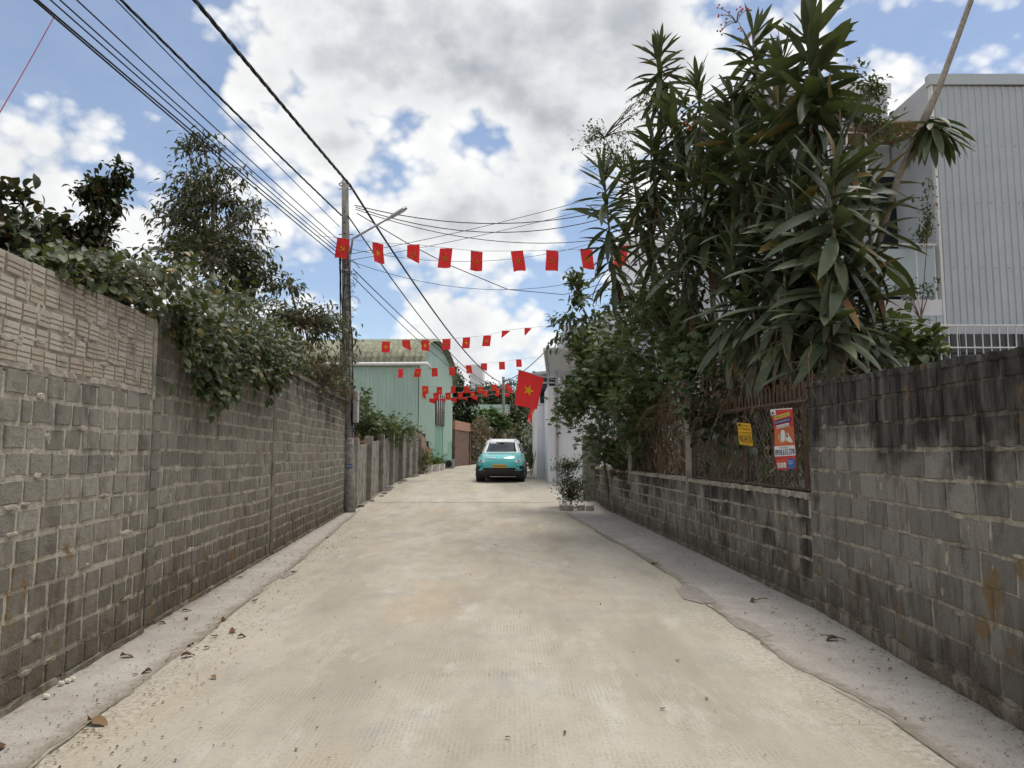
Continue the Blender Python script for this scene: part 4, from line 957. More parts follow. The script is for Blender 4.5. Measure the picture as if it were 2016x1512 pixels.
tag(fw.build('white_outbuilding', MT['white_wall'], origin=(q0.x, 74, .8)), 'small white outbuilding behind the car at the lane bend', 'building')

# white houses on the right beyond the low wall
def house_box(root, name, px0, px1, pyt, Y, depth, m, zbase=None, x1=None):
    a = at(px0, 880, Y); b = at(px1, 880, Y); zt = at(px0, pyt, Y).z
    return part(lambda bb: bb.box(a.x, b.x if x1 is None else x1, Y, Y+depth, zf(Y)-.2 if zbase is None else zbase, zt), name, m, root)
wh = empty('white_house', (1.1, 30.0, zf(30)), 0, 'far white rendered house with balcony windows beyond the car', 'house')
a = at(1058, 880, 30.2)
house_box(wh, 'wall', 1058, 1100, 798, 30.2, 8, MT['white_wall'])
zs0, zs1 = at(1058, 797, 30.2).z, at(1058, 738, 30.2).z
part(lambda b: b.box(a.x+.12, a.x+1.6, 30.5, 38, zs0, zs1), 'upper_room', MT['glass_dark'], wh)
for xx in (a.x+.05, a.x+.42, a.x+.85, a.x+1.3): part(lambda b: b.box(xx, xx+.07, 30.3, 30.4, zs0, zs1), 'window_mullion', MT['white_paint'], wh)
for zz in (zs0, zs0+(zs1-zs0)*.72, zs1-.08): part(lambda b: b.box(a.x+.05, a.x+1.6, 30.29, 30.38, zz, zz+.07), 'window_rail', MT['white_paint'], wh)
r0 = at(1052, 732, 29.3)
part(lambda b: b.add([(r0.x, 29.4, r0.z-.1), (r0.x+2.2, 29.4, r0.z+.15), (r0.x+2.2, 38, r0.z+.6), (r0.x, 38, r0.z+.3), (r0.x, 29.4, r0.z), (r0.x+2.2, 29.4, r0.z+.25), (r0.x+2.2, 38, r0.z+.7), (r0.x, 38, r0.z+.4)], [(3, 2, 1, 0), (4, 5, 6, 7), (0, 1, 5, 4), (1, 2, 6, 5), (3, 0, 4, 7), (2, 3, 7, 6)]), 'roof_sheet', MT['grey_wall'], wh)
part(lambda b: b.tube([(r0.x-.02, 29.3, r0.z-.05), (r0.x-.02, 38, r0.z+.3)], .09, 8), 'gutter', MT['galv'], wh)
part(lambda b: b.tube([(a.x+.42, 30.12, zf(30)), (a.x+.42, 30.12, zs0)], .04, 8), 'downpipe', MT['galv'], wh)
wh2 = empty('white_house', (2.0, 27.2, zf(27)), 0, 'nearer white rendered house wall with grey downpipe behind the green bush', 'house')
a2 = at(1079, 880, 27.2)
house_box(wh2, 'wall', 1079, 1140, 760, 27.2, 2.9, MT['white_wall'], x1=4.6)
part(lambda b: b.tube([(a2.x+.33, 27.12, zf(27)), (a2.x+.33, 27.12, at(1090, 700, 27.1).z)], .045, 8), 'downpipe', MT['galv'], wh2)
zz0, zz1 = at(1100, 758, 27.2).z, at(1100, 700, 27.2).z
part(lambda b: b.box(a2.x+.5, 4.5, 27.6, 30, zz0, zz1), 'upper_wall', MT['grey_wall'], wh2)
part(lambda b: b.box(a2.x+.62, a2.x+1.1, 27.5, 27.58, zz0+.1, zz1-.1), 'window', MT['white_paint'], wh2)
part(lambda b: b.box(a2.x+.68, a2.x+1.04, 27.48, 27.5, zz0+.16, zz1-.16), 'pane', MT['glass_dark'], wh2)
r1, r2 = at(1072, 694, 26.4), at(1096, 738, 27.0)
part(lambda b: b.add([(r1.x, 25.6, r1.z), (r1.x+1.6, 25.6, r1.z+.05), (r1.x+1.6, 27.6, r1.z-.75), (r1.x+.25, 27.6, r1.z-.8), (r1.x, 25.6, r1.z+.06), (r1.x+1.6, 25.6, r1.z+.11), (r1.x+1.6, 27.6, r1.z-.69), (r1.x+.25, 27.6, r1.z-.74)], [(3, 2, 1, 0), (4, 5, 6, 7), (0, 1, 5, 4), (1, 2, 6, 5), (3, 0, 4, 7), (2, 3, 7, 6)]), 'awning', MT['grey_wall'], wh2)
part(lambda b: b.tube([(r1.x-.03, 25.55, r1.z), (r1.x+.2, 27.6, r1.z-.78)], .06, 8), 'gutter', MT['galv'], wh2)
gh = empty('grey_house', at(1180, 900, 31), 0, 'pale grey flat roofed house rising behind the leafy bush', 'house')
h0, h1 = at(1111, 640, 31), at(1300, 620, 31)
part(lambda b: b.box(h0.x, h0.x+1.5, 31, 36, .5, h0.z), 'wall', MT['grey_wall'], gh); part(lambda b: b.box(h0.x+1.5, 9, 30.6, 36, .5, h1.z-.5), 'wall', MT['grey_wall'], gh)
part(lambda b: b.box(h0.x+1.35, 9.1, 30.2, 36, h1.z-.5, h1.z+.0), 'cornice', MT['white_wall'], gh)
for i in range(5): corr_sheet('cladding_sheet', (h0.x+1.6+i, 30.55), (h0.x+2.6+i, 30.55), 4.0, h1.z-.55, 4.0, h1.z-.55, MT['grey_metal'], gh, .25, .03, (0, -1, 0))
ts = MB(); t0, t1 = at(1228, 480, 38), at(1262, 620, 38); ts.box(t0.x, t1.x+2.5, 38, 42, 1, t0.z); ts.box(t0.x-.2, t1.x+2.6, 37.8, 42.2, t0.z, t0.z+.3); tag(ts.build('stair_tower', MT['white_wall'], origin=(t0.x, 38, .6)), 'white stair tower seen between the dracaena leaves', 'building')

# big grey building on the right
BY = 14.0
gb = empty('grey_building', (9, BY, 0), 0, 'large grey corrugated metal building with balcony behind the right wall', 'building')
e0 = at(1840, 200, BY); zt = at(1825, 150, BY).z; zbot = at(1900, 640, BY).z
xL = at(1848, 400, BY).x
for i in range(7):
    xa = xL+i*.95; xb = xa+.95
    corr_sheet('cladding_sheet', (xa, BY), (xb, BY), zbot, zt-.2-.012*(xa-xL), zbot, zt-.2-.012*(xb-xL), MT['grey_metal'], gb, .136, .022, (0, -1, 0))
part(lambda b: b.box(xL-.08, xL+7, BY-.06, BY+.1, zt-.2, zt+.02), 'parapet_flashing', MT['grey_metal'], gb)
part(lambda b: b.box(xL-.03, xL+7, BY+.08, BY+9, 0, zt-.05), 'shell', MT['grey_wall'], gb)
part(lambda b: b.box(xL-.05, xL+.0, BY-.03, BY+.07, zbot, zt-.2), 'corner_trim', MT['white_paint'], gb)
for zz in (at(1900, 288, BY).z, at(1900, 400, BY).z, at(1900, 528, BY).z):
    for k in range(18): 
        xx = xL+.2+k*.272
        o = part(lambda b: b.tube([(xx, BY-.04, zz), (xx, BY+.01, zz)], .012, 5), 'screw', MT['galv'], gb)
xw = at(1690, 400, BY).x
RB = BY+1.6                                   # balcony recess
part(lambda b: b.box(xw-1.6, xL-.06, RB, RB+6, 0, at(1780, 195, RB).z), 'recess_wall', MT['grey_wall'], gb)
part(lambda b: b.box(xw-1.6, xL-.06, RB-.2, RB+6, at(1780, 195, RB).z, at(1780, 172, RB).z), 'parapet', MT['white_wall'], gb)
zfl = at(1800, 590, BY).z
part(lambda b: b.box(xw, xL-.055, BY-.02, RB-.01, zfl-.32, zfl), 'balcony_slab', MT['white_wall'], gb)
corr_sheet('cladding_sheet', (xw, BY-.03), (xL-.06, BY-.03), zbot, zfl-.33, zbot, zfl-.33, MT['grey_metal'], gb, .136, .022, (0, -1, 0))
d0, d1 = at(1762, 350, RB), at(1812, 350, RB)
o = part(lambda b: b.box(d0.x-.55, d1.x+.1, RB-.08, RB-.002, zfl, d0.z+.1), 'door_frame', MT['white_paint'], gb)
part(lambda b: b.box(d0.x+.05, d1.x-.02, RB-.11, RB-.08, zfl+.15, d0.z-.02), 'pane', MT['curtain'], gb); part(lambda b: b.box(d0.x-.45, d0.x-.05, RB-.11, RB-.08, zfl+.15, d0.z-.02), 'pane', MT['glass_dark'], gb)
zr = at(1800, 481, BY).z
part(lambda b: b.bar((xw, BY+.05, zr), (xL-.06, BY+.05, zr), .03), 'handrail', MT['white_paint'], gb)
part(lambda b: b.box(xw+.1, xL-.1, BY+.04, BY+.06, zfl+.08, zr-.08), 'balcony_glass', MT['glass_clear'], gb)
for xx in (xw+.05, xw+1.1, xL-.12): part(lambda b: b.bar((xx, BY+.05, zfl), (xx, BY+.05, zr), .022), 'baluster', MT['white_paint'], gb)
gz0, gz1 = at(1700, 650, BY).z, at(1700, 262, BY).z
for xx in np.linspace(xw-.55, xw+.2, 5): part(lambda b: b.bar((xx, BY+.0, 1.2), (xx, BY+.0, gz1), .02), 'screen_bar', MT['white_paint'], gb)
for zz in np.linspace(1.6, gz1, 13): part(lambda b: b.bar((xw-.6, BY-.02, zz), (xw+.25, BY-.02, zz), .016), 'screen_rail', MT['white_paint'], gb)
pz = at(1750, 268, BY).z
for k in range(9): part(lambda b: b.box(xw-.1, xL+.02, BY-.5+k*.24, BY-.38+k*.24, pz+.05+k*.055, pz+.08+k*.055), 'pergola_slat', MT['tile_brown'], gb)
for xx in np.linspace(xw-.05, xL-.05, 5): part(lambda b: b.add([(xx, BY-.6, pz), (xx+.05, BY-.6, pz), (xx+.05, RB, pz+.5), (xx, RB, pz+.5), (xx, BY-.6, pz+.05), (xx+.05, BY-.6, pz+.05), (xx+.05, RB, pz+.55), (xx, RB, pz+.55)], [(0, 1, 2, 3), (7, 6, 5, 4), (0, 4, 5, 1), (1, 5, 6, 2), (3, 7, 4, 0)]), 'pergola_rafter', MT['tile_brown'], gb)
# ground floor: dark windows behind a white grille
gx0, gx1 = at(1690, 640, BY-.4).x, xL+5
part(lambda b: b.box(gx0, gx1, BY-.0, BY+.05, 1.0, zbot-.01), 'ground_wall', MT['grey_wall'], gb)
for k in range(6): part(lambda b: b.box(gx0+.9+k*1.25, gx0+2.11+k*1.25, BY-.03, BY-.0, 2.6, zbot-.18), 'pane', MT['glass_dark'], gb)
gr = empty('window_grille', (gx0+3, BY-.4, 2.5), 0, 'white painted steel grille in front of the grey building windows', 'grille')
zg0, zg1 = 2.4, at(1900, 641, BY-.4).z
for k in range(44): part(lambda b: b.bar((gx0+.9+k*.158, BY-.4, zg0), (gx0+.9+k*.158, BY-.4, zg1), .013, n=5), 'grille_bar', MT['white_paint'], gr)
for zz in (zg0, zg0+.42, zg1-.42, zg1-.84, zg1): part(lambda b: b.bar((gx0+.9, BY-.41, zz), (gx0+.9+43*.158, BY-.41, zz), .015, n=5), 'grille_rail', MT['white_paint'], gr)

# ------------------------------------------------------------------ car
SL_ = [  # z, front y, rear y, half width, exponent
 (.20, -1.98, 1.98, .80, 5), (.26, -2.06, 2.05, .85, 5), (.36, -2.10, 2.10, .885, 5), (.50, -2.12, 2.12, .895, 5), (.62, -2.12, 2.13, .895, 5), (.74, -2.10, 2.13, .89, 4.6), (.84, -2.05, 2.12, .875, 4.2),
 (.90, -1.98, 2.12, .855, 4), (.95, -1.80, 2.11, .84, 4), (.99, -1.50, 2.10, .825, 4), (1.03, -1.15, 2.08, .815, 4), (1.055, -.98, 2.06, .81, 4.5),
 (1.20, -.72, 1.95, .765, 5), (1.35, -.46, 1.80, .71, 5), (1.46, -.26, 1.66, .665, 5), (1.54, -.02, 1.50, .62, 4.5), (1.585, .30, 1.25, .53, 4), (1.60, .6, .95, .30, 3)]
def sl(z):
    zs = [s[0] for s in SL_]; return [float(np.interp(z, zs, [s[i] for s in SL_])) for i in range(1, 5)]
def ring(z, n=56, grow=0.):
    f, r, wd, e = sl(z); cy = (f+r)/2; ly = (r-f)/2+grow; wd += grow; out = []
    for i in range(n):
        a = 2*math.pi*i/n; c, s = math.cos(a), math.sin(a)
        out.append((math.copysign(abs(s)**(2/e), s)*wd, cy-math.copysign(abs(c)**(2/e), c)*ly, z))
    return out
def loft(zs, grow=0., n=56, cap=False):
    mb = MB(); vs = []
    for z in zs: vs += ring(z, n, grow)
    fs = [(i*n+j, i*n+(j+1) % n, (i+1)*n+(j+1) % n, (i+1)*n+j) for i in range(len(zs)-1) for j in range(n)]
    if cap: fs += [tuple(range((len(zs)-1)*n, len(zs)*n))]
    return mb.add(vs, fs)
def fy(x, z, off=.008):                        # front surface of the car
    f, r, wd, e = sl(z); cy = (f+r)/2; ly = (r-f)/2
    return cy-ly*(max(0, 1-min(1, abs(x)/wd)**e))**(1/e)-off
def sxf(y, z, off=.008):
    f, r, wd, e = sl(z); cy = (f+r)/2; ly = (r-f)/2
    return wd*(max(0, 1-min(1, abs(y-cy)/ly)**e))**(1/e)+off
car = empty('parked_car', (at(985, 948, 26.8).x+.05, 29.0, zf(29)-.0), R(-2.2), 'turquoise and white electric taxi parked facing the camera', 'car')
cz = [s[0] for s in SL_]
loft([.20, .23, .26, .31, .36, .385]).build('lower_cladding', MT['black'], car, local=True, smooth=True)
body = loft([.385]+[z for z in cz if .4 < z <= 1.055]).build('body', MT['teal'], car, local=True, smooth=True)
top = loft([1.055]+[z for z in cz if z > 1.055], cap=True).build('cabin', MT['car_white'], car, local=True, smooth=True)
def fpatch(pts, m, name, parent, off=.01, sub=6):  # quad patch on front face: pts tl,tr,br,bl in x,z
    (ax_, az), (bx_, bz), (cx_, cz_), (dx_, dz) = pts; mb = MB(); vs = []
    for j in range(sub+1):
        for i in range(sub+1):
            u, v = i/sub, j/sub
            x = (ax_*(1-u)+bx_*u)*(1-v)+(dx_*(1-u)+cx_*u)*v; z = (az*(1-u)+bz*u)*(1-v)+(dz*(1-u)+cz_*u)*v
            vs.append((x, fy(x, z, off), z))
    mb.add(vs, [(j*(sub+1)+i, j*(sub+1)+i+1, (j+1)*(sub+1)+i+1, (j+1)*(sub+1)+i) for j in range(sub) for i in range(sub)])
    return mb.build(name, m, parent, local=True, smooth=True)
def spatch(pts, m, name, parent, sgn, off=.01, sub=5):   # side patch: pts in y,z
    (ax_, az), (bx_, bz), (cx_, cz_), (dx_, dz) = pts; mb = MB(); vs = []
    for j in range(sub+1):
        for i in range(sub+1):
            u, v = i/sub, j/sub
            y = (ax_*(1-u)+bx_*u)*(1-v)+(dx_*(1-u)+cx_*u)*v; z = (az*(1-u)+bz*u)*(1-v)+(dz*(1-u)+cz_*u)*v
            vs.append((sgn*sxf(y, z, off), y, z))
    mb.add(vs, [(j*(sub+1)+i, j*(sub+1)+i+1, (j+1)*(sub+1)+i+1, (j+1)*(sub+1)+i) for j in range(sub) for i in range(sub)])
    return mb.build(name, m, parent, local=True, smooth=True)
fpatch([(-.57, 1.475), (.57, 1.475), (.70, 1.075), (-.70, 1.075)], MT['glass_dark'], 'windscreen', car, .008, 10)
fpatch([(-.46, 1.45), (-.22, 1.45), (-.22, 1.40), (-.48, 1.40)], MT['glass_clear'], 'windscreen_sticker', car, .014, 3)
part(lambda b: b.box(-.09, .09, fy(0, 1.40)-.012, fy(0, 1.40)-.004, 1.37, 1.44), 'rear_view_mirror', MT['black'], car, local=True)
for sgn in (1, -1):
    mir = lambda pts: [(sgn*x, z) for x, z in pts]
    hl = fpatch(mir([(.80, .80), (.53, .755), (.56, .665), (.76, .70)]), MT['lamp_glass'], 'headlight', car, .012)
    c = (sgn*.68, .735); mb = MB(); mb.add([(c[0]+.045*math.cos(a), fy(c[0], c[1], .022), c[1]+.035*math.sin(a)) for a in np.linspace(0, 6.28, 13)[:-1]], [tuple(range(12))]); mb.build('lens', MT['black'], hl, local=True)
    fpatch(mir([(.835, .905), (.45, .875), (.45, .85), (.83, .885)]), MT['chrome'], 'light_bar', car, .012)
    fpatch(mir([(.45, .878), (.16, .858), (.16, .828), (.45, .848)]), MT['chrome'], 'light_bar', car, .014)
    fpatch(mir([(.18, .862), (.09, .80), (.055, .78), (.15, .825)]), MT['chrome'], 'grille_wing', car, .014)
    fpatch(mir([(.055, .85), (.035, .85), (.0, .785), (.008, .765)]), MT['chrome'], 'emblem', car, .018)
    fpatch(mir([(.84, .555), (.60, .555), (.60, .535), (.83, .53)]), MT['black'], 'bumper_slot', car, .010)
    fpatch(mir([(.84, .54), (.72, .55), (.73, .44), (.85, .42)]), MT['black'], 'side_intake', car, .012)
    spatch([(-.42, 1.36), (.42, 1.46), (.42, 1.09), (-.86, 1.09)], MT['glass_dark'], 'side_window', car, sgn); spatch([(.50, 1.46), (1.28, 1.42), (1.45, 1.10), (.50, 1.09)], MT['glass_dark'], 'side_window', car, sgn)
    for y0 in (-.92, .46, 1.40): spatch([(y0, 1.04), (y0+.012, 1.04), (y0+.012, .42), (y0, .42)], MT['black'], 'door_seam', car, sgn, .004)
    for y0 in (.25, 1.15): spatch([(y0, .93), (y0+.2, .93), (y0+.2, .90), (y0, .90)], MT['chrome'], 'door_handle', car, sgn, .02)
    m_ = part(lambda b: b.add([(sgn*x, y, z) for x, y, z in [(.84, -.70, 1.02), (.98, -.66, 1.02), (1.04, -.62, 1.06), (1.03, -.60, 1.17), (.90, -.60, 1.18), (.86, -.62, 1.10), (.86, -.50, 1.03), (.98, -.50, 1.04), (1.02, -.50, 1.08), (1.01, -.50, 1.15), (.91, -.50, 1.16), (.87, -.50, 1.10)]], [(0, 1, 2, 3, 4, 5), (11, 10, 9, 8, 7, 6)]+[(i, (i+1) % 6, (i+1) % 6+6, i+6) for i in range(6)]), 'wing_mirror', MT['black'], car, local=True, bevel=.015)
    part(lambda b: b.bar((sgn*.76, -.58, 1.05), (sgn*.90, -.57, 1.07), .025), 'mirror_arm', MT['black'], car, local=True)
    for wy in (-1.30, 1.31):
        well = part(lambda b: b.tube([(sgn*.60, wy, .335), (sgn*.897, wy, .335)], .40, 22), 'wheel_arch', MT['black'], car, local=True)
        wh_ = part(lambda b: b.tube([(sgn*.66, wy, .325), (sgn*.68, wy, .325), (sgn*.875, wy, .325), (sgn*.905, wy, .325)], [.30, .325, .325, .295], 24), 'wheel', MT['tyre'], car, local=True)
        part(lambda b: b.tube([(sgn*.90, wy, .325), (sgn*.912, wy, .325)], [.215, .20], 20), 'rim', MT['galv'], wh_, local=True)
        for k in range(5): part(lambda b: b.bar((sgn*.915, wy, .325), (sgn*.918, wy+.2*math.cos(k*1.2566), .325+.2*math.sin(k*1.2566)), .025, n=5), 'spoke', MT['black'], wh_, local=True)
fpatch([(-.57, .49), (.57, .49), (.70, .375), (-.70, .375)], MT['black'], 'lower_grille', car, .012, 8)
fpatch([(-.15, .80), (.15, .80), (.0, .775), (-.0, .775)], MT['teal'], 'emblem_plinth', car, .010, 3)
pl_ = part(lambda b: b.box(-.255, .255, fy(0, .53)-.03, fy(0, .53)-.005, .495, .615), 'number_plate', MT['plate'], car, local=True, bevel=.006)
V, P = text_mesh('81H-041.95', .012); mb = MB(); yy = fy(0, .53)-.033; mb.add([(-.22+x*.44, yy, .52+y*.075) for x, y, _ in V], P); mb.build('plate_number', MT['p_black'], pl_, local=True)
part(lambda b: b.box(-.62, .62, -1.9, 1.9, .17, .24), 'underbody', MT['black'], car, local=True)
for sgn in (1, -1): part(lambda b: b.tube([(sgn*.5, -.3, 1.583), (sgn*.5, .1, 1.615), (sgn*.5, 1.2, 1.61), (sgn*.5, 1.4, 1.56)], .018, 5), 'roof_rail', MT['galv'], car, local=True)

# ------------------------------------------------------------------ dracaenas
HEADS = [  # px, py of the tip, depth, leaf length, leaves, leafy length, base x
 (1298, 95, 13., .70, 58, 1.0), (1188, 330, 14., .92, 62, 2.1), (1482, 60, 10.5, .68, 52, 1.0), (1592, 50, 9., .95, 60, 1.3), (1375, 155, 11.5, .75, 52, 1.2), (1440, 185, 10.5, .75, 55, 1.2), (1530, 190, 9.6, .85, 58, 1.3),
 (1650, 190, 8.9, .88, 60, 1.3), (1285, 262, 12.6, .78, 55, 1.2), (1380, 325, 11., .8, 60, 1.3), (1470, 325, 10., .85, 60, 1.3), (1560, 345, 9., .88, 60, 1.2), (1632, 330, 8.2, .95, 72, 1.5), (1700, 330, 8.8, .82, 48, 1.2),
 (1440, 470, 9.7, .82, 58, 1.2), (1345, 440, 11.2, .8, 58, 1.2), (1545, 480, 8.7, .85, 55, 1.2), (1675, 480, 8.5, .85, 60, 1.2), (1625, 570, 8.1, .8, 48, .9), (1715, 560, 8.7, .76, 45, .9), (1270, 400, 12.8, .78, 50, 1.2), (1480, 585, 9.3, .66, 40, .8),
 (1330, 205, 12.2, .75, 52, 1.1), (1420, 255, 10.9, .75, 52, 1.2), (1335, 345, 11.9, .75, 52, 1.2), (1245, 325, 13.2, .75, 50, 1.2), (1505, 415, 9.7, .82, 54, 1.2), (1598, 435, 8.7, .85, 50, 1.1), (1540, 110, 9.9, .75, 48, 1.)]
DL = ['topmost left dracaena head standing alone against the grey cloud', 'lowest left dracaena with a long leafy stem against the sky', 'dracaena with berry sprays below the top frame edge', 'tallest dracaena whose leaves touch the top frame edge', 'dracaena head just right of the lone topmost left head',
 'dracaena head below the berry sprays', 'dracaena head below the tallest one', 'dracaena head right of the tallest one with long right leaves', 'dracaena head at the left edge of the thicket under the lone head', 'dracaena head in the thicket with small orange berries', 'dracaena head in the middle of the thicket',
 'dracaena head in the middle right of the thicket', 'dracaena with large pale hanging leaves at the front of the thicket', 'dracaena head at the right edge before the balcony screen', 'dracaena head low in the middle above the dead bush', 'dracaena head low on the left above the climbing bush',
 'dracaena head low in front with pale leaf tips', 'dracaena head low at the right beside the balcony rail', 'lowest front dracaena with yellow brown hanging leaf', 'lowest right dracaena above the white grille', 'dracaena head behind the lowest left one', 'lowest dracaena head just above the fence spikes',
 'dracaena head between the lone topmost head and the berry spray', 'dracaena head left of centre below the upper berry spray', 'dracaena head at the left of the thicket above the climbing bush', 'dracaena head above the long leafy left stem', 'dracaena head at the very centre of the thicket', 'dracaena head in front just left of the pale hanging leaves', 'dracaena head between the two tallest heads at the top']
for hi, (px, py, Y, ll, nl, leafy) in enumerate(HEADS):
    ll *= .80
    tip = at(px, py, Y); bx_ = max(RWX(Y)+.45, tip.x+rng.uniform(-.25, .25)); by_ = Y+rng.uniform(-.2, .4)
    root = empty('dracaena', (bx_, by_, zf(by_)), 0, DL[hi], 'plant', 'dracaenas behind the low wall')
    b0 = Vector((bx_, by_, zf(by_)-.06)); mid = Vector((bx_*.8+tip.x*.2, by_*.6+Y*.4, tip.z*.5)); low = Vector((tip.x*.85+bx_*.15+rng.normal()*.05, Y, tip.z-leafy*1.15))
    sp = [b0, mid, low, tip]
    def spt(t):                                   # Catmull-like along the stem
        f = t*3; i = min(2, int(f)); f -= i; a, b = sp[i], sp[i+1]; return a.lerp(b, f)
    part(lambda b: b.tube([spt(t) for t in np.linspace(0, 1, 13)], [.034-.016*t for t in np.linspace(0, 1, 13)], 7), 'trunk', MT['pale_bark'], root)
    pl = []; az = rng.uniform(0, 6); ta = rng.uniform(0, 6.28) if hi not in (11, 12, 16, 14) else rng.uniform(-.6, .6); tilt = Matrix.Rotation(R(0 if hi < 2 else abs(rng.normal()*14)+(24 if hi in (11, 12, 16, 14) else 8)), 3, Vector((math.cos(ta), math.sin(ta), 0)))
    nl = int(nl*(1.35 if hi not in (13, 17, 19, 7) else .9))
    for i in range(nl):
        t = i/nl; az += 2.4+rng.normal()*.25
        p = tip.lerp(low, t*.98)
        el = R(74-116*t**.66+rng.normal()*19)
        if rng.random() < .06: el = R(-60+rng.normal()*10)
        d = Vector((math.cos(az)*math.cos(el), math.sin(az)*math.cos(el), math.sin(el)))
        ti = int(np.clip(rng.normal(t*3.2+.5, 1.2), 0, 5)); l_ = ll*rng.uniform(.62, 1.15)*(.72+.5*min(1, t*2.5))
        d = tilt @ d
        pl.append((p, d, tilt @ Vector((0, 0, 1)), l_, ti))
    foliage(root, pl, 'drac', L_['drac'], 300)
    hang = []
    for k in range(5 if hi in (10, 12, 16, 17, 18, 14) else 2):
        az = rng.uniform(0, 6); hang.append((low+Vector((0, 0, rng.uniform(-.1, .2))), Vector((math.cos(az)*.3, math.sin(az)*.3, -1)), Vector((math.cos(az), math.sin(az), .3)), ll*rng.uniform(.7, 1.), 1))
    foliage(root, hang, 'drac', MT['dead_leaf'], 20, 'dead_leaf')
    if hi in (12, 16, 14, 18, 7):
        old = []
        for k in range(15):
            az = rng.uniform(3.3, 6.2); el = R(-62+rng.normal()*12); d = Vector((math.cos(az)*math.cos(el), math.sin(az)*math.cos(el), math.sin(el)))
            old.append((tip.lerp(low, rng.uniform(.55, 1.05)), d, Vector((math.cos(az), math.sin(az), .4)), ll*rng.uniform(.85, 1.15), int(rng.integers(0, 3))))
        foliage(root, old, 'drac', L_['drac_old'], 20, 'old_leaf')
# berry sprays
def berries(root_px, Y, n, label):
    c = at(*root_px, Y); r = empty('berry_spray', c, 0, label, 'fruit', 'berry sprays on the dracaenas'); mb = MB(); bb = MB()
    for k in range(n):
        e = c+Vector((rng.uniform(-.45, .2), rng.uniform(-.1, .1), rng.uniform(-.15, .25))); mb.tube(curve_pts(c, e, .05, 4), .006, 4)
        for j in range(3):
            q = e+rv()*.05; bb.tube([q-Vector((0, 0, .014)), q-Vector((0, 0, .008)), q+Vector((0, 0, .008)), q+Vector((0, 0, .014))], [.004, .014, .014, .004], 6)
    mb.build('stalk', MT['twig'], r); bb.build('berries', MT['p_orange'], r)
berries((1450, 45), 10.4, 9, 'berry spray at the top of the dracaenas against the sky'); berries((1410, 235), 10.6, 7, 'orange berry spray low in the dracaena thicket')
# long bare stem with a hanging head
stem = [Vector((4.6, 9.0, 0)), at(1705, 560, 9.0), at(1768, 350, 8.6), at(1826, 222, 8.4), at(1850, 170, 8.4), at(1912, 0, 8.5), at(1990, -170, 8.7)]
root = empty('dracaena', stem[0], 0, 'dracaena with a long bare stem leaving the frame top right', 'plant', 'dracaenas behind the low wall')
part(lambda b: b.tube(stem, [.05, .045, .04, .05, .036, .034, .03], 8), 'trunk', MT['pale_bark'], root)
pl = []; c = at(1832, 232, 8.35)
for i in range(34):
    az = i*2.4; el = R(-12-62*rng.random()); d = Vector((math.cos(az)*math.cos(el), math.sin(az)*math.cos(el)*.8, math.sin(el)))
    pl.append((c+Vector((0, 0, -.16*rng.random())), d, Vector((0, 0, 1)), rng.uniform(.42, .66), int(rng.integers(0, 4))))
foliage(root, pl, 'drac', L_['drac'], 100)

# ------------------------------------------------------------------ plants on the left
def lwv(d, off, z): return Vector((LWX(d)+off, d, z))
vine = empty('climbing_vine', lwv(8, -.3, 0), 0, 'broad leaved green vine hanging over the middle of the left wall', 'vine')
topf = lerp_tab([(4.6, 2.72), (5.2, 2.95), (6.3, 3.22), (7.6, 3.45), (9.2, 3.5), (10.6, 3.42), (12, 3.25)]); botf = lerp_tab([(4.6, 2.62), (5.6, 2.68), (6.35, 2.62), (6.9, 2.4), (7.4, 2.1), (7.9, 2.05), (8.6, 2.45), (9.6, 2.5), (10.2, 2.42), (11, 2.75), (12, 2.85)])
pl = []; vst = MB()
for k in range(5200):
    d = rng.uniform(4.7, 12); tp_, bt_ = topf(d), botf(d); v = rng.random()**.8
    z = tp_-(tp_-bt_)*v
    if d < 6.3 and z < 2.7: z = rng.uniform(2.68, tp_)
    bulge = math.sin(math.pi*min(1, v*1.1))**.7
    off = rng.uniform(-.75, .1)*(1-v)+(.04+.34*bulge*rng.random()**.6)*(v > .12) if z < 2.95 else rng.uniform(-.8, .30)
    if z < 2.75 and off < .04: off = .05+.2*rng.random()
    if d < 6.4 and z < 2.95: off = min(off, rng.uniform(-.4, .03))
    p = lwv(d, off, z+rng.normal()*.05)
    dr = (Vector((.75, -.3, -.35))+rv()*.8).normalized()
    pl.append((p, dr, Vector((.55, -.25, .8))+rv()*.5, rng.uniform(.065, .125), int(rng.integers(3))))
for (d, zb_, n) in ((6.75, 2.3, 16), (7.25, 1.98, 34), (7.5, 1.86, 22), (7.9, 2.05, 26), (8.4, 2.1, 14), (9.3, 2.3, 20), (9.9, 2.2, 22), (6.45, 2.05, 8), (10.3, 2.35, 14), (7.1, 2.15, 18)):
    pts = [lwv(d+rng.normal()*.03+.1*math.sin(t*4), .10+.08*math.sin(t*3), 2.95-(2.95-zb_)*t) for t in np.linspace(0, 1, 8)]; vst.tube(pts, .005, 4)
    for k in range(n):
        t = rng.uniform(.3, 1)*7; i = min(6, int(t)); p = pts[i].lerp(pts[i+1], t-i)
        pl.append((p, (Vector((.6, -.2, -.6))+rv()*.7).normalized(), Vector((.8, -.3, .5))+rv()*.4, rng.uniform(.08, .14), int(rng.integers(3))))
for k in range(60):
    d = rng.uniform(5, 11.5); a = lwv(d, rng.uniform(-.5, 0), topf(d)-.3); e = lwv(d+rng.normal()*.4, rng.uniform(.1, .35), botf(d)+rng.uniform(0, .4)); vst.tube(curve_pts(a, e, .04, 6, .03), .004, 4)
vst.build('stems', MT['wood'], vine); foliage(vine, pl, 'vine', L_['vine'], 300)
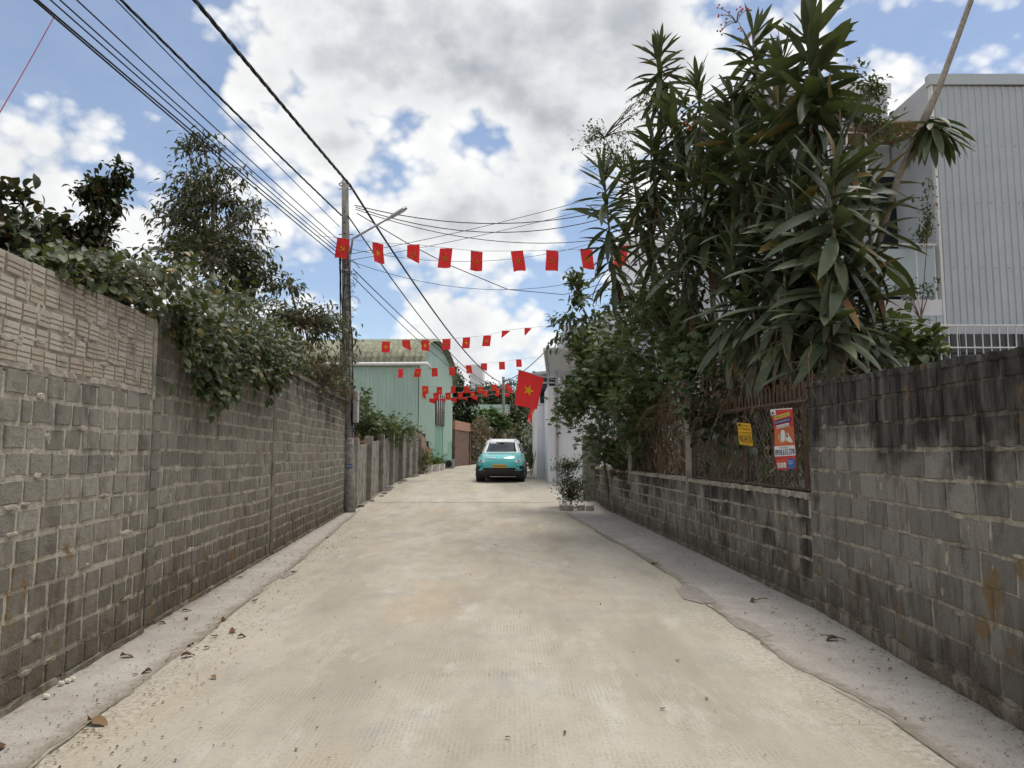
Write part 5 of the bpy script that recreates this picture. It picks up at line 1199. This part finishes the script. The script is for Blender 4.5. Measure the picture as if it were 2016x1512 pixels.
# long-leaved tree with drooping leaves behind the wall
Y = 15.5; tb = at(415, 620, Y)
tree('durian_tree', 'slender tree with drooping grey green leaves behind the left wall', (tb.x, Y, 0), [(tb.x, Y, 0), (tb.x, Y, 3.5), tuple(at(418, 480, Y)), tuple(at(420, 400, Y)), tuple(at(405, 300, Y))],
     [(at(400, 310, Y), (.6, .5, .55)), (at(400, 375, Y), (1.15, .9, .7)), (at(440, 440, Y), (1.35, 1.1, .75)), (at(350, 450, Y), (.8, .8, .75)), (at(410, 520, Y), (1.6, 1.1, .6))], 150, 5200, 'durian', L_['durian'], .17, .9, .11, 'pale_bark', 60, tr=.09)
Y = 11.; tb = at(150, 640, Y)
tree('dark_tree', 'dark leafy tree leaning right above the near left wall', (tb.x-.4, Y, 0), [(tb.x-.4, Y, 0), (tb.x-.3, Y, 2.4), tuple(at(150, 480, Y)), tuple(at(190, 410, Y)), tuple(at(222, 345, Y))],
     [(at(195, 415, Y), (.36, .4, .45)), (at(215, 375, Y), (.24, .3, .25)), (at(236, 345, Y), (.12, .15, .16)), (at(150, 460, Y), (.55, .6, .4)), (at(60, 490, Y), (.8, .7, .4)), (at(180, 500, Y), (.5, .5, .3))], 120, 5200, 'dark', L_['dark'], .125, .45, .08, 'wood', 80)
Y = 8.6; tb = at(-20, 640, Y)
tree('broadleaf_shrub', 'broad leaved shrub at the left frame edge above the bricks', (tb.x, Y, 0), [(tb.x, Y, 0), (tb.x, Y, 2.2), tuple(at(10, 470, Y)), tuple(at(0, 390, Y))],
     [(at(5, 440, Y), (.38, .4, .45)), (at(60, 500, Y), (.45, .4, .25))], 30, 520, 'vine', L_['dark'], .17, .2, .14, 'wood', 80, cat='shrub')
Y = 13.; tb = at(470, 640, Y)
tree('dark_tree', 'dark reddish leaved tree between the vine and the slender tree', (tb.x, Y, 0), [(tb.x, Y, 0), (tb.x, Y, 3.0), tuple(at(470, 540, Y)), tuple(at(450, 480, Y))],
     [(at(440, 520, Y), (1.0, .8, .5)), (at(510, 570, Y), (.7, .7, .5)), (at(330, 500, Y), (.4, .4, .35))], 45, 1500, 'dark', L_['dark'], .13, .6, .14, 'wood', 40)
Y = 15.; tb = at(600, 760, Y)
tree('durian_tree', 'young tree with hanging leaf sprays reaching the utility pole', (tb.x, Y, 0), [(tb.x, Y, 0), (tb.x, Y, 2.2), tuple(at(590, 640, Y)), tuple(at(570, 560, Y))],
     [(at(560, 585, Y), (.45, .5, .5)), (at(610, 630, Y), (.75, .6, .35)), (at(660, 650, Y+1), (.45, .4, .35)), (at(640, 700, Y), (.6, .5, .35)), (at(695, 690, Y+1.5), (.35, .3, .4)), (at(700, 640, Y+2), (.25, .25, .15)), (at(535, 630, Y), (.5, .5, .45))], 95, 1900, 'durian', L_['durian'], .15, .85, .09, 'wood', 60)
pl = []; dv = empty('dry_creeper', lwv(14, 0, 2.9), 0, 'brown dry creeper lying on top of the far left wall', 'creeper'); mb = MB()
for k in range(260):
    d = rng.uniform(10.5, 19); a = lwv(d, rng.uniform(-.5, .12), 2.9+rng.uniform(0, .55)); e = a+Vector((rng.uniform(-.3, .35), rng.uniform(-.5, .5), rng.uniform(-.5, .2)))
    mb.tube(curve_pts(a, e, .08, 4, .03), .005, 3)
    for j in range(5): pl.append((a.lerp(e, rng.random())+rv()*.06, rv(), rv(), rng.uniform(.05, .11), int(rng.integers(3))))
mb.build('stems', MT['twig'], dv); foliage(dv, pl, 'vine', L_['dry'], 40)
pl2 = [(lwv(rng.uniform(10.5, 18.8), rng.uniform(-.6, .15), 2.95+rng.random()*.5), rv(), Vector((.5, -.2, .8))+rv()*.5, rng.uniform(.06, .12), int(rng.integers(3))) for _ in range(700)]
v2 = empty('climbing_vine', lwv(13, -.2, 2.9), 0, 'thin green creeper mixed into dry stems on the far left wall', 'creeper'); foliage(v2, pl2, 'vine', L_['vine'], 40)
# dead creeper between wall end and pole
pl = [(Vector((PX-.25+rng.normal()*.10, PY-.15+rng.normal()*.15, rng.uniform(1.9, 3.3))), Vector((0, 0, -1))+rv()*.7, rv(), rng.uniform(.06, .12), int(rng.integers(3))) for _ in range(320)]
v3 = empty('dry_creeper', (PX-.25, PY-.1, 0), 0, 'dead brown creeper hanging between wall end and pole', 'creeper'); foliage(v3, pl, 'vine', L_['dry'], 20)
mb = MB(); [mb.tube([(PX-.27+.03*math.sin(z*3+k), PY-.1, z) for z in np.linspace(0, 3.2, 9)], .008, 4) for k in range(5)]; mb.build('stems', MT['twig'], v3)
def bush(name, label, balls, nb, nl, tp, m, ln, base, **k):
    return tree(name, label, base, [base, (base[0], base[1], base[2]+.25), tuple(Vector(balls[0][0])-Vector((0, 0, balls[0][1][2]*.2)))], balls, nb, nl, tp, m, ln, cat=k.pop('cat', 'bush'), tr=k.pop('tr', .03), trunkname='stem', **k)
bush('leafy_bush', 'green leafy bush behind the concrete fence under the shed', [(at(720, 845, 24), (.55, .6, .55)), (at(750, 840, 26), (.7, .8, .5)), (at(790, 842, 28), (.75, .8, .5)), (at(705, 775, 22), (.18, .3, .6))], 60, 2600, 'star', L_['bush'], .14, (-5.4, 25, zf(25)), droop=.4, sig=.16)
bush('leafy_bush', 'shrub in front of the red brick beside the concrete fence end', [(at(830, 905, 34), (.45, .4, .55)), (at(838, 885, 35), (.3, .3, .4))], 30, 700, 'small', L_['bush'], .11, (at(832, 920, 34).x, 34.2, zf(34)), droop=.3, sig=.12)
for (px, py, d, lab) in ((841, 928, 36.2, 'low white planter nearest the concrete fence end'), (856, 924, 37.8, 'middle white planter by the green shed'), (866, 918, 39.2, 'far white planter by the green shed')):
    c = at(px, py, d); r = empty('planter', (c.x, d, zf(d)-.02), 0, lab, 'planter', 'white planters by the green shed'); z0 = zf(d)-.02
    part(lambda b: b.add([(c.x+x*s, d+y*s, z) for s, z in ((.22, z0), (.27, z0+.38), (.23, z0+.38), (.21, z0+.30)) for x, y in ((-1, -1), (1, -1), (1, 1), (-1, 1))], [(4*i+k, 4*i+(k+1) % 4, 4*i+4+(k+1) % 4, 4*i+4+k) for i in range(3) for k in range(4)]+[(12, 13, 14, 15)]), 'pot', MT['white_paint'], r)
    foliage(r, [(Vector((c.x, d, z0+.3))+Vector((rng.normal()*.14, rng.normal()*.14, abs(rng.normal())*.22)), (Vector((0, 0, .7))+rv()).normalized(), rv(), rng.uniform(.1, .2), int(rng.integers(2))) for _ in range(150)], 'small', L_['bright'], 0, sname='plant')
c = at(884, 914, 42.5); mb = MB(); z0 = zf(42.5)-.02
r = empty('outdoor_unit', (c.x, 42.5, z0), 0, 'grey box shaped outdoor unit at the foot of the green shed', 'machine'); part(lambda b: b.box(c.x-.28, c.x+.3, 42.3, 42.7, z0, z0+.55), 'casing', MT['galv'], r, bevel=.02); part(lambda b: b.tube([(c.x, 42.28, z0+.28), (c.x, 42.3, z0+.28)], .2, 14), 'fan_grille', MT['black'], r); part(lambda b: b.box(c.x-.75, c.x-.32, 42.2, 42.7, z0, z0+.4), 'side_box', MT['white_paint'], r, bevel=.02)
# rubble along the concrete fence foot
for k in range(16):
    d = rng.uniform(20.5, 33); x = -4.2+rng.uniform(0, .18); mb = MB(); s = rng.uniform(.05, .12); q = [Vector((x, d, zf(d)+.02))+Vector((a*s*rng.uniform(.6, 1.3), b*s*rng.uniform(.6, 1.3), cc*s*.5)) for cc in (-1, 1) for b in (-1, 1) for a in (-1, 1)]
    mb.add(q, [(0, 2, 3, 1), (4, 5, 7, 6), (0, 1, 5, 4), (2, 6, 7, 3), (0, 4, 6, 2), (1, 3, 7, 5)]); tag(mb.build('stone', MT['concrete'], origin=(x, d, zf(d))), 'small grey stone lying along the foot of the concrete fence', 'stone', 'stones at the concrete fence foot')
# ------------------------------------------------------------------ plants on the right
BB = lambda px, py, Y, r: (at(px, py, Y), r)
bush('climbing_bush', 'dense green climbing bush spilling over the far low wall', [BB(1180, 760, 18.5, (.75, .8, .8)), BB(1150, 690, 19, (.5, .6, .5)), BB(1215, 700, 16.5, (.7, .8, .75)), BB(1240, 800, 15, (.6, .8, .6)), BB(1190, 860, 17.5, (.65, .8, .55)), BB(1125, 800, 20, (.45, .6, .7)), BB(1290, 700, 13.5, (.7, .8, .65))], 170, 7500, 'star', L_['bush'], .15, (3.3, 17, 0), droop=.5, sig=.17, n_obj=150, tr=.05)
bush('climbing_bush', 'olive green creeper mound under the dracaenas above the wire fence', [BB(1350, 690, 11.5, (.6, .6, .5)), BB(1400, 740, 10.6, (.5, .5, .35)), BB(1300, 620, 13, (.6, .6, .6)), BB(1250, 600, 14.5, (.5, .6, .55))], 90, 2600, 'star', L_['bush'], .12, (3.6, 11.8, 0), droop=.5, sig=.16, n_obj=100)
Y = 19.5
tree('tall_shrub', 'tall sparse shrub with hanging leaves against the sky by the houses', (2.6, Y, 0), [(2.6, Y, 0), (2.3, Y, 2.5), tuple(at(1165, 640, Y)), tuple(at(1140, 590, Y)), tuple(at(1128, 530, Y))],
     [BB(1132, 545, Y, (.28, .3, .28)), BB(1145, 590, Y, (.35, .3, .3)), BB(1160, 650, Y, (.4, .4, .4)), BB(1100, 625, Y, (.3, .3, .3)), BB(1105, 680, Y, (.35, .3, .25)), BB(1195, 620, Y, (.4, .3, .2))], 44, 620, 'dark', L_['bush'], .2, .8, .12, 'wood', 60, cat='shrub', tr=.035)
tree('twiggy_tree', 'fine twiggy small leaved tree left of the dracaenas against clouds', (3.3, 15.5, 0), [(3.3, 15.5, 0), (3.0, 15.5, 4), tuple(at(1230, 340, 15.5)), tuple(at(1190, 270, 15.5))], [BB(1165, 275, 15.5, (.35, .3, .3)), BB(1195, 300, 15.5, (.45, .4, .3)), BB(1235, 270, 15.5, (.3, .3, .25)), BB(1240, 330, 15.5, (.4, .4, .3)), BB(1290, 200, 14.5, (.3, .3, .25))], 55, 1300, 'small', L_['bush'], .075, .3, .10, 'wood', 0, tr=.03)
tree('twiggy_tree', 'small leaved creeper tree beside the pergola on the grey building', (4.9, 10.5, 0), [(4.9, 10.5, 0), (4.95, 10.5, 4), tuple(at(1690, 260, 10.5)), tuple(at(1715, 170, 10.5))], [BB(1715, 170, 10.5, (.28, .25, .2)), BB(1690, 215, 10.5, (.4, .3, .25)), BB(1755, 250, 10.5, (.3, .25, .2)), BB(1680, 150, 10.5, (.1, .1, .25))], 44, 900, 'small', L_['bush'], .085, .3, .09, 'wood', 0, tr=.03)
tree('climbing_vine', 'thin creeper climbing the balcony corner of the grey building', (7.6, 13.6, 0), [(7.6, 13.6, 0), (7.7, 13.6, 4.0), tuple(at(1825, 480, 13.7)), tuple(at(1828, 350, 13.7))], [BB(1825, 400, 13.7, (.16, .15, .5)), BB(1818, 455, 13.7, (.22, .15, .2)), BB(1790, 560, 13.7, (.5, .2, .12))], 40, 420, 'small', L_['bush'], .09, .3, .07, 'twig', 0, cat='vine', tr=.015)
tree('broadleaf_shrub', 'broad leaved shrub in front of the white window grille', (5.6, 9.6, 0), [(5.6, 9.6, 0), (5.6, 9.6, 1.5), tuple(at(1790, 690, 9.6)), tuple(at(1770, 640, 9.6))], [BB(1785, 690, 9.6, (.4, .4, .25)), BB(1740, 670, 9.2, (.35, .3, .25))], 24, 240, 'vine', L_['bush'], .2, .3, .12, 'stem_green', 60, cat='shrub')
tree('climbing_vine', 'small leaved creeper growing through the middle of the dracaena thicket', (4.2, 12, 0), [(4.2, 12, 0), (4.0, 12, 2.5), tuple(at(1380, 480, 12)), tuple(at(1340, 300, 12.5))], [BB(1340, 250, 12.5, (.6, .5, .4)), BB(1400, 400, 12, (.8, .6, .8)), BB(1360, 540, 11.8, (.8, .6, .7)), BB(1480, 480, 11, (.8, .5, .9)), BB(1560, 420, 10.6, (.7, .5, 1.)), BB(1600, 580, 10, (.6, .5, .7))], 120, 2600, 'vine', L_['bush'], .11, .5, .2, 'wood', 60, cat='vine', tr=.04)
# dry tangle behind the wire fence
dt = empty('dry_vine_tangle', (3.3, 10.5, LOWTOP), 0, 'tangle of dry brown vines behind the wire fence', 'vine'); mb = MB(); pl = []
for k in range(2300):
    d = 7.55+rng.random()**1.1*13; off = .10+rng.random()**1.6*.7; z = rng.uniform(LOWTOP-.1, 2.35+.25*rng.random())
    a = fl(d, z, off); e = a+Vector((rng.normal()*.12, rng.normal()*.35, rng.normal()*.35-.15))
    if e.x < RWX(e.y)+.09: e.x = RWX(e.y)+.1
    mb.tube(curve_pts(a, e, rng.normal()*.1, 5, .02), rng.uniform(.0025, .006), 3, cap=False)
    if rng.random() < .8: pl.append((a.lerp(e, rng.random()), Vector((0, 0, -1))+rv()*.8, rv(), rng.uniform(.06, .14), int(rng.integers(3))))
o = mb.build('stems', MT['twig'], dt); o['kind'] = 'stuff'; foliage(dt, pl, 'durian', L_['dry'], 100)
dt2 = empty('dry_vine_tangle', (3.2, 9, 2.1), 0, 'dry brown vines drooping over the fence spikes and post', 'vine'); mb = MB(); pl = []
for k in range(420):
    d = 8.3+rng.random()*9; a = fl(d, rng.uniform(1.9, 2.75), rng.uniform(-.1, .5)); e = a+Vector((rng.normal()*.15-.1, rng.normal()*.4, -abs(rng.normal()*.35)))
    mb.tube(curve_pts(a, e, .12, 5, .02), rng.uniform(.0025, .005), 3, cap=False); pl.append((a.lerp(e, rng.random()), Vector((0, 0, -1))+rv()*.7, rv(), rng.uniform(.07, .16), int(rng.integers(3))))
o = mb.build('stems', MT['twig'], dt2); o['kind'] = 'stuff'; foliage(dt2, pl, 'durian', L_['dry'], 60)
# undergrowth behind the fence so that no light comes through from behind
bush('undergrowth', 'shaded green undergrowth behind the wire fence and dry vines', [BB(1420, 830, 10.8, (.5, 1.2, .5)), BB(1500, 850, 9.4, (.4, .7, .5)), (Vector((4.0, 13, 1.3)), (.6, 2.2, .9)), (Vector((3.9, 17, 1.4)), (.6, 2., 1.)), (Vector((4.1, 9.3, 2.3)), (.7, 1.3, .6)), (Vector((4.3, 11.5, 2.9)), (.7, 1.8, .9))], 120, 3600, 'vine', L_['dark'], .16, (4.0, 12, 0), droop=.4, sig=.2)
pl = [(fl(rng.uniform(7.6, 11.4), LOWTOP+rng.uniform(0, .5), rng.uniform(.15, .5)), Vector((rng.normal()*.2, rng.normal()*.3, 1)), Vector((-1, -.3, .2)), rng.uniform(.25, .5), int(rng.integers(0, 4))) for _ in range(60)]
sd_ = empty('young_dracaena', fl(8.6, LOWTOP, .3), 0, 'young strap leaved sprouts low behind the chain link wire', 'plant'); foliage(sd_, pl, 'drac', L_['bush'], 60)
# plant by the gate pillar, with broken kerb stones
kx, ky = at(1122, 1000, 20.2).x, 20.4
bush('garden_bush', 'small open bush in front of the gate pillar at the wall end', [(Vector((kx-.15, ky, 1.15)), (.42, .35, .16)), (Vector((kx+.1, ky, .95)), (.4, .3, .22)), (Vector((kx-.05, ky, .6)), (.4, .3, .25)), (Vector((kx+.35, ky, 1.25)), (.2, .2, .15)), (Vector((kx+.35, ky, .7)), (.25, .2, .35)), (Vector((kx-.1, ky, .35)), (.3, .22, .2)), (Vector((kx+.3, ky, .35)), (.25, .2, .2))], 80, 2600, 'small', L_['bush'], .075, (kx+.05, ky, 0), droop=.25, sig=.09, tr=.025)
for k, (px, wd, lab) in enumerate(((1116, .36, 'long pale kerb stone at the foot of the garden bush'), (1143, .20, 'broken pale kerb stone below the gate pillar'), (1162, .20, 'last pale kerb stone touching the low wall'))):
    c = at(px, 1000, 19.6); mb = MB(); j = lambda: rng.normal()*.015
    q = [(c.x+x*wd/2+j(), 19.6+y*.1+j(), .0+z*.14+j()) for z in (0, 1) for y in (-1, 1) for x in (-1, 1)]; mb.add(q, [(0, 2, 3, 1), (4, 5, 7, 6), (0, 1, 5, 4), (2, 6, 7, 3), (0, 4, 6, 2), (1, 3, 7, 5)])
    tag(mb.build('kerb_stone', MT['pale_mortar'], origin=(c.x, 19.6, 0), bevel=.012), lab, 'kerb stone', 'kerb stones by the gate pillar')
# ------------------------------------------------------------------ distance
Y = 60.
tree('broadleaf_tree', 'dark green tree behind the green shed gable', (at(905, 900, Y).x, Y, zf(Y)), [(at(905, 900, Y).x, Y, zf(Y)), tuple(at(905, 850, Y)), tuple(at(900, 790, Y)), tuple(at(900, 745, Y))], [BB(893, 755, Y, (.9, 1, 1.1)), BB(905, 800, Y, (1.3, 1.2, 1.2)), BB(915, 830, Y, (1.4, 1.2, 1.1)), BB(925, 780, Y, (.7, .8, .7)), BB(880, 780, Y, (.9, 1, 1.))], 70, 3600, 'dark', L_['far'], .38, .4, .35, tr=.15)
for (px, py, Y, rx, rz_, lab, bp) in ((965, 775, 92, 2.6, 1.5, 'round dark tree left of the far pole', 965), (1015, 775, 96, 2.6, 2.0, 'round dark tree right of the far pole', 1015), (985, 790, 104, 3, 2.0, 'dense dark tree straight behind the far pole', 985), (1030, 822, 72, 1.5, 2.0, 'dark tree behind the large star flag', 1030), (1048, 850, 60, .9, 1.6, 'dark shrubby tree beside the white house', 1048)):
    c = at(px, py, Y); tree('broadleaf_tree', lab, (c.x, Y, zf(Y)), [(c.x, Y, zf(Y)), (c.x, Y, (zf(Y)+c.z)/2), tuple(c)], [(c, (rx, rx*.8, rz_)), (c+Vector((rx*.5, 0, -rz_*.5)), (rx*.7, rx*.6, rz_*.8)), (c-Vector((rx*.5, 0, rz_*.4)), (rx*.7, rx*.6, rz_*.8))], 60, 2600, 'dark', L_['far'], .42, .4, .4, tr=.18)
bush('leafy_bush', 'bright green bush on top of the brown boundary wall', [BB(965, 820, 62, (1.1, .8, .55)), BB(985, 832, 62, (.9, .8, .5)), BB(945, 828, 60, (.7, .8, .5))], 40, 1500, 'star', L_['bright'], .35, (at(965, 850, 62).x, 62.5, zf(62)), droop=.3, sig=.25)
hc = empty('dry_creeper', (-2, 56, zf(56)), 0, 'brown dry creeper covering the boundary wall behind the car', 'creeper'); pl = []
hxf = lerp_tab([(y, x) for y, x in HP])
for _ in range(5200):
    y = rng.uniform(52, 80); pl.append((Vector((hxf(y)+rng.uniform(-.25, .25), y, zf(y)+rng.uniform(.3, 3.2+.5*math.sin(y*.7)))), Vector((.4, -.4, -.8))+rv()*.8, Vector((.6, -.6, .4))+rv()*.5, rng.uniform(.16, .34), int(rng.integers(3))))
foliage(hc, pl[:4000], 'vine', L_['dry'], 0); foliage(hc, pl[4000:], 'vine', L_['far'], 0, sname='green_leaves')
bush('flowering_shrub', 'white flowering shrub between the car and white house', [BB(1042, 870, 38, (.4, .4, .7)), BB(1036, 850, 40, (.35, .4, .6)), BB(1048, 905, 36, (.35, .4, .6))], 34, 1100, 'small', L_['bush'], .17, (at(1044, 930, 38).x, 38, zf(38)), droop=.4, sig=.16)
fp = empty('white_blossom', at(1042, 870, 37.5), 0, 'white blossom sprays on the shrub beside the car', 'flowers'); foliage(fp, [(at(1041+rng.normal()*7, 862+rng.normal()*16, 37.4+rng.normal()*.3), rv(), rv(), .14, int(rng.integers(2))) for _ in range(170)], 'small', L_['white'], 0, sname='petals')
tag(part(lambda b: b.tube([at(1045, 938, 32), at(1056, 885, 32.3)], .03, 6), 'bamboo_pole', MT['pale_bark'], None, origin=at(1045, 938, 32)), 'pale bamboo pole leaning beside the white house', 'pole')
# far wood closing the horizon
fwp = empty('distant_trees', (0, 150, 1), 0, 'dim mass of far trees along the horizon', 'trees'); fwp['kind'] = 'stuff'; pl = []
for k in range(60):
    cx = rng.uniform(-60, 60); cy = rng.uniform(135, 165); hh = rng.uniform(3, 6)
    for j in range(110):
        q, v = inball((cx, cy, hh*.6), (4, 3, hh*.6)); pl.append((q, rv(), rv(), rng.uniform(.7, 1.3), int(rng.integers(3))))
foliage(fwp, pl, 'dark', L_['far'], 0)

# ------------------------------------------------------------------ litter on the lane
DLAB = {(172, 1424): 'large dark brown dead leaf on the near left lane edge', (12, 1471): 'large dead leaf at the bottom left frame corner', (235, 1296): 'orange brown dead leaf on the left margin above the white pebbles', (1280, 1112): 'dead leaf lying farthest on the right margin', (1490, 1185): 'dead leaf in the middle of the right margin', (1650, 1262): 'dead leaf lying nearest on the right margin'}
for pts_ in ([(1330, 1160), (1350, 1152), (1378, 1160), (1412, 1186), (1385, 1190), (1345, 1180)], [(1428, 1218), (1455, 1216), (1490, 1230), (1525, 1252), (1500, 1256), (1452, 1238)], [(548, 1132), (575, 1124), (580, 1130), (556, 1140)]):
    mb = MB(); q = [G(*p_)+Vector((0, 0, .007)) for p_ in pts_]; mb.add(q, [tuple(range(len(q)))]); tag(mb.build('road_patch', MT['patch']), kind='structure')
for (px, py, s) in ((172, 1424, .12), (12, 1471, .13), (235, 1296, .085), (355, 1297, .085), (300, 1325, .08), (463, 1243, .085), (468, 1258, .07), (357, 1206, .07), (365, 1220, .05), (440, 1225, .06), (383, 1273, .06), (402, 1280, .05), (415, 1335, .05), (470, 1140, .06), (495, 1186, .06), (430, 1255, .05), (312, 1230, .06), (572, 1128, .07), (1280, 1112, .10), (1490, 1185, .10), (1650, 1262, .12), (640, 1060, .06)):
    g_ = G(px, py); o = link('dead_leaf', tmesh('curl', int(rng.integers(3)), MT['dead_leaf'])); o.location = (g_.x, g_.y, .014); o.rotation_euler = (rng.normal()*.12, rng.normal()*.08, rng.uniform(0, 6)); s *= 1.45; o.scale = (s, s, s)
    tag(o, DLAB.get((px, py), 'small curled brown dead leaf lying on the pale concrete lane'), 'leaf', 'dead leaves on the lane')
for (px, py, l_, an, lab) in ((1283, 1111, .17, 1.2, 'short dark twig on the right lane edge, farthest of three'), (1492, 1184, .13, .4, 'short dark twig on the right lane edge, middle of three'), (1665, 1265, .22, 2.2, 'short dark twig on the right lane edge, nearest of three')):
    g_ = G(px, py); mb = MB(); dv_ = Vector((math.cos(an), math.sin(an), 0))*l_; mb.tube([Vector((g_.x, g_.y, .022)), Vector((g_.x, g_.y, .03))+dv_*.5+Vector((.01, 0, 0)), Vector((g_.x, g_.y, .02))+dv_], [.006, .005, .003], 5); tag(mb.build('twig', MT['wood'], origin=(g_.x, g_.y, .02)), lab, 'twig', 'twigs on the right margin')
pl = []
for k in range(3800):
    y = 2.2+rng.random()**1.4*15; side_ = rng.random()
    if side_ < .55: x = XL(y)+rng.normal()*.28+.05; x = max(x, LWX(y)+.03)
    elif side_ < .9: x = RWX(y)-abs(rng.normal())*.35-.02
    else: x = rng.uniform(XL(y), XR(y))
    z = .009 if (x < XL(y) or x > XR(y)) else .006
    pl.append((Vector((x, y, z+.003)), Vector((rng.normal(), rng.normal(), .05)), Vector((rng.normal()*.2, rng.normal()*.2, 1)), rng.uniform(.006, .022)*(1+1.1*(rng.random() < .10)), int(rng.integers(3))))
lt = empty('leaf_litter', (0, 5, 0)); lt['kind'] = 'stuff'; tag(lt, 'scattered brown leaf crumbs along both lane edges', 'litter'); foliage(lt, pl, 'curl', MT['dead_leaf'], 0, sname='crumbs')
for (px, py) in ((120, 1352), (133, 1347), (142, 1343), (91, 1378)):
    g_ = G(px, py); mb = MB(); mb.tube([(g_.x-.02, g_.y, .018), (g_.x-.01, g_.y, .022), (g_.x+.012, g_.y, .022), (g_.x+.02, g_.y, .018)], [.006, .016, .014, .005], 7); tag(mb.build('pebble', MT['shell'], origin=(g_.x, g_.y, .024)), 'tiny white pebble at the foot of the near left wall', 'pebble', 'white pebbles by the left wall')
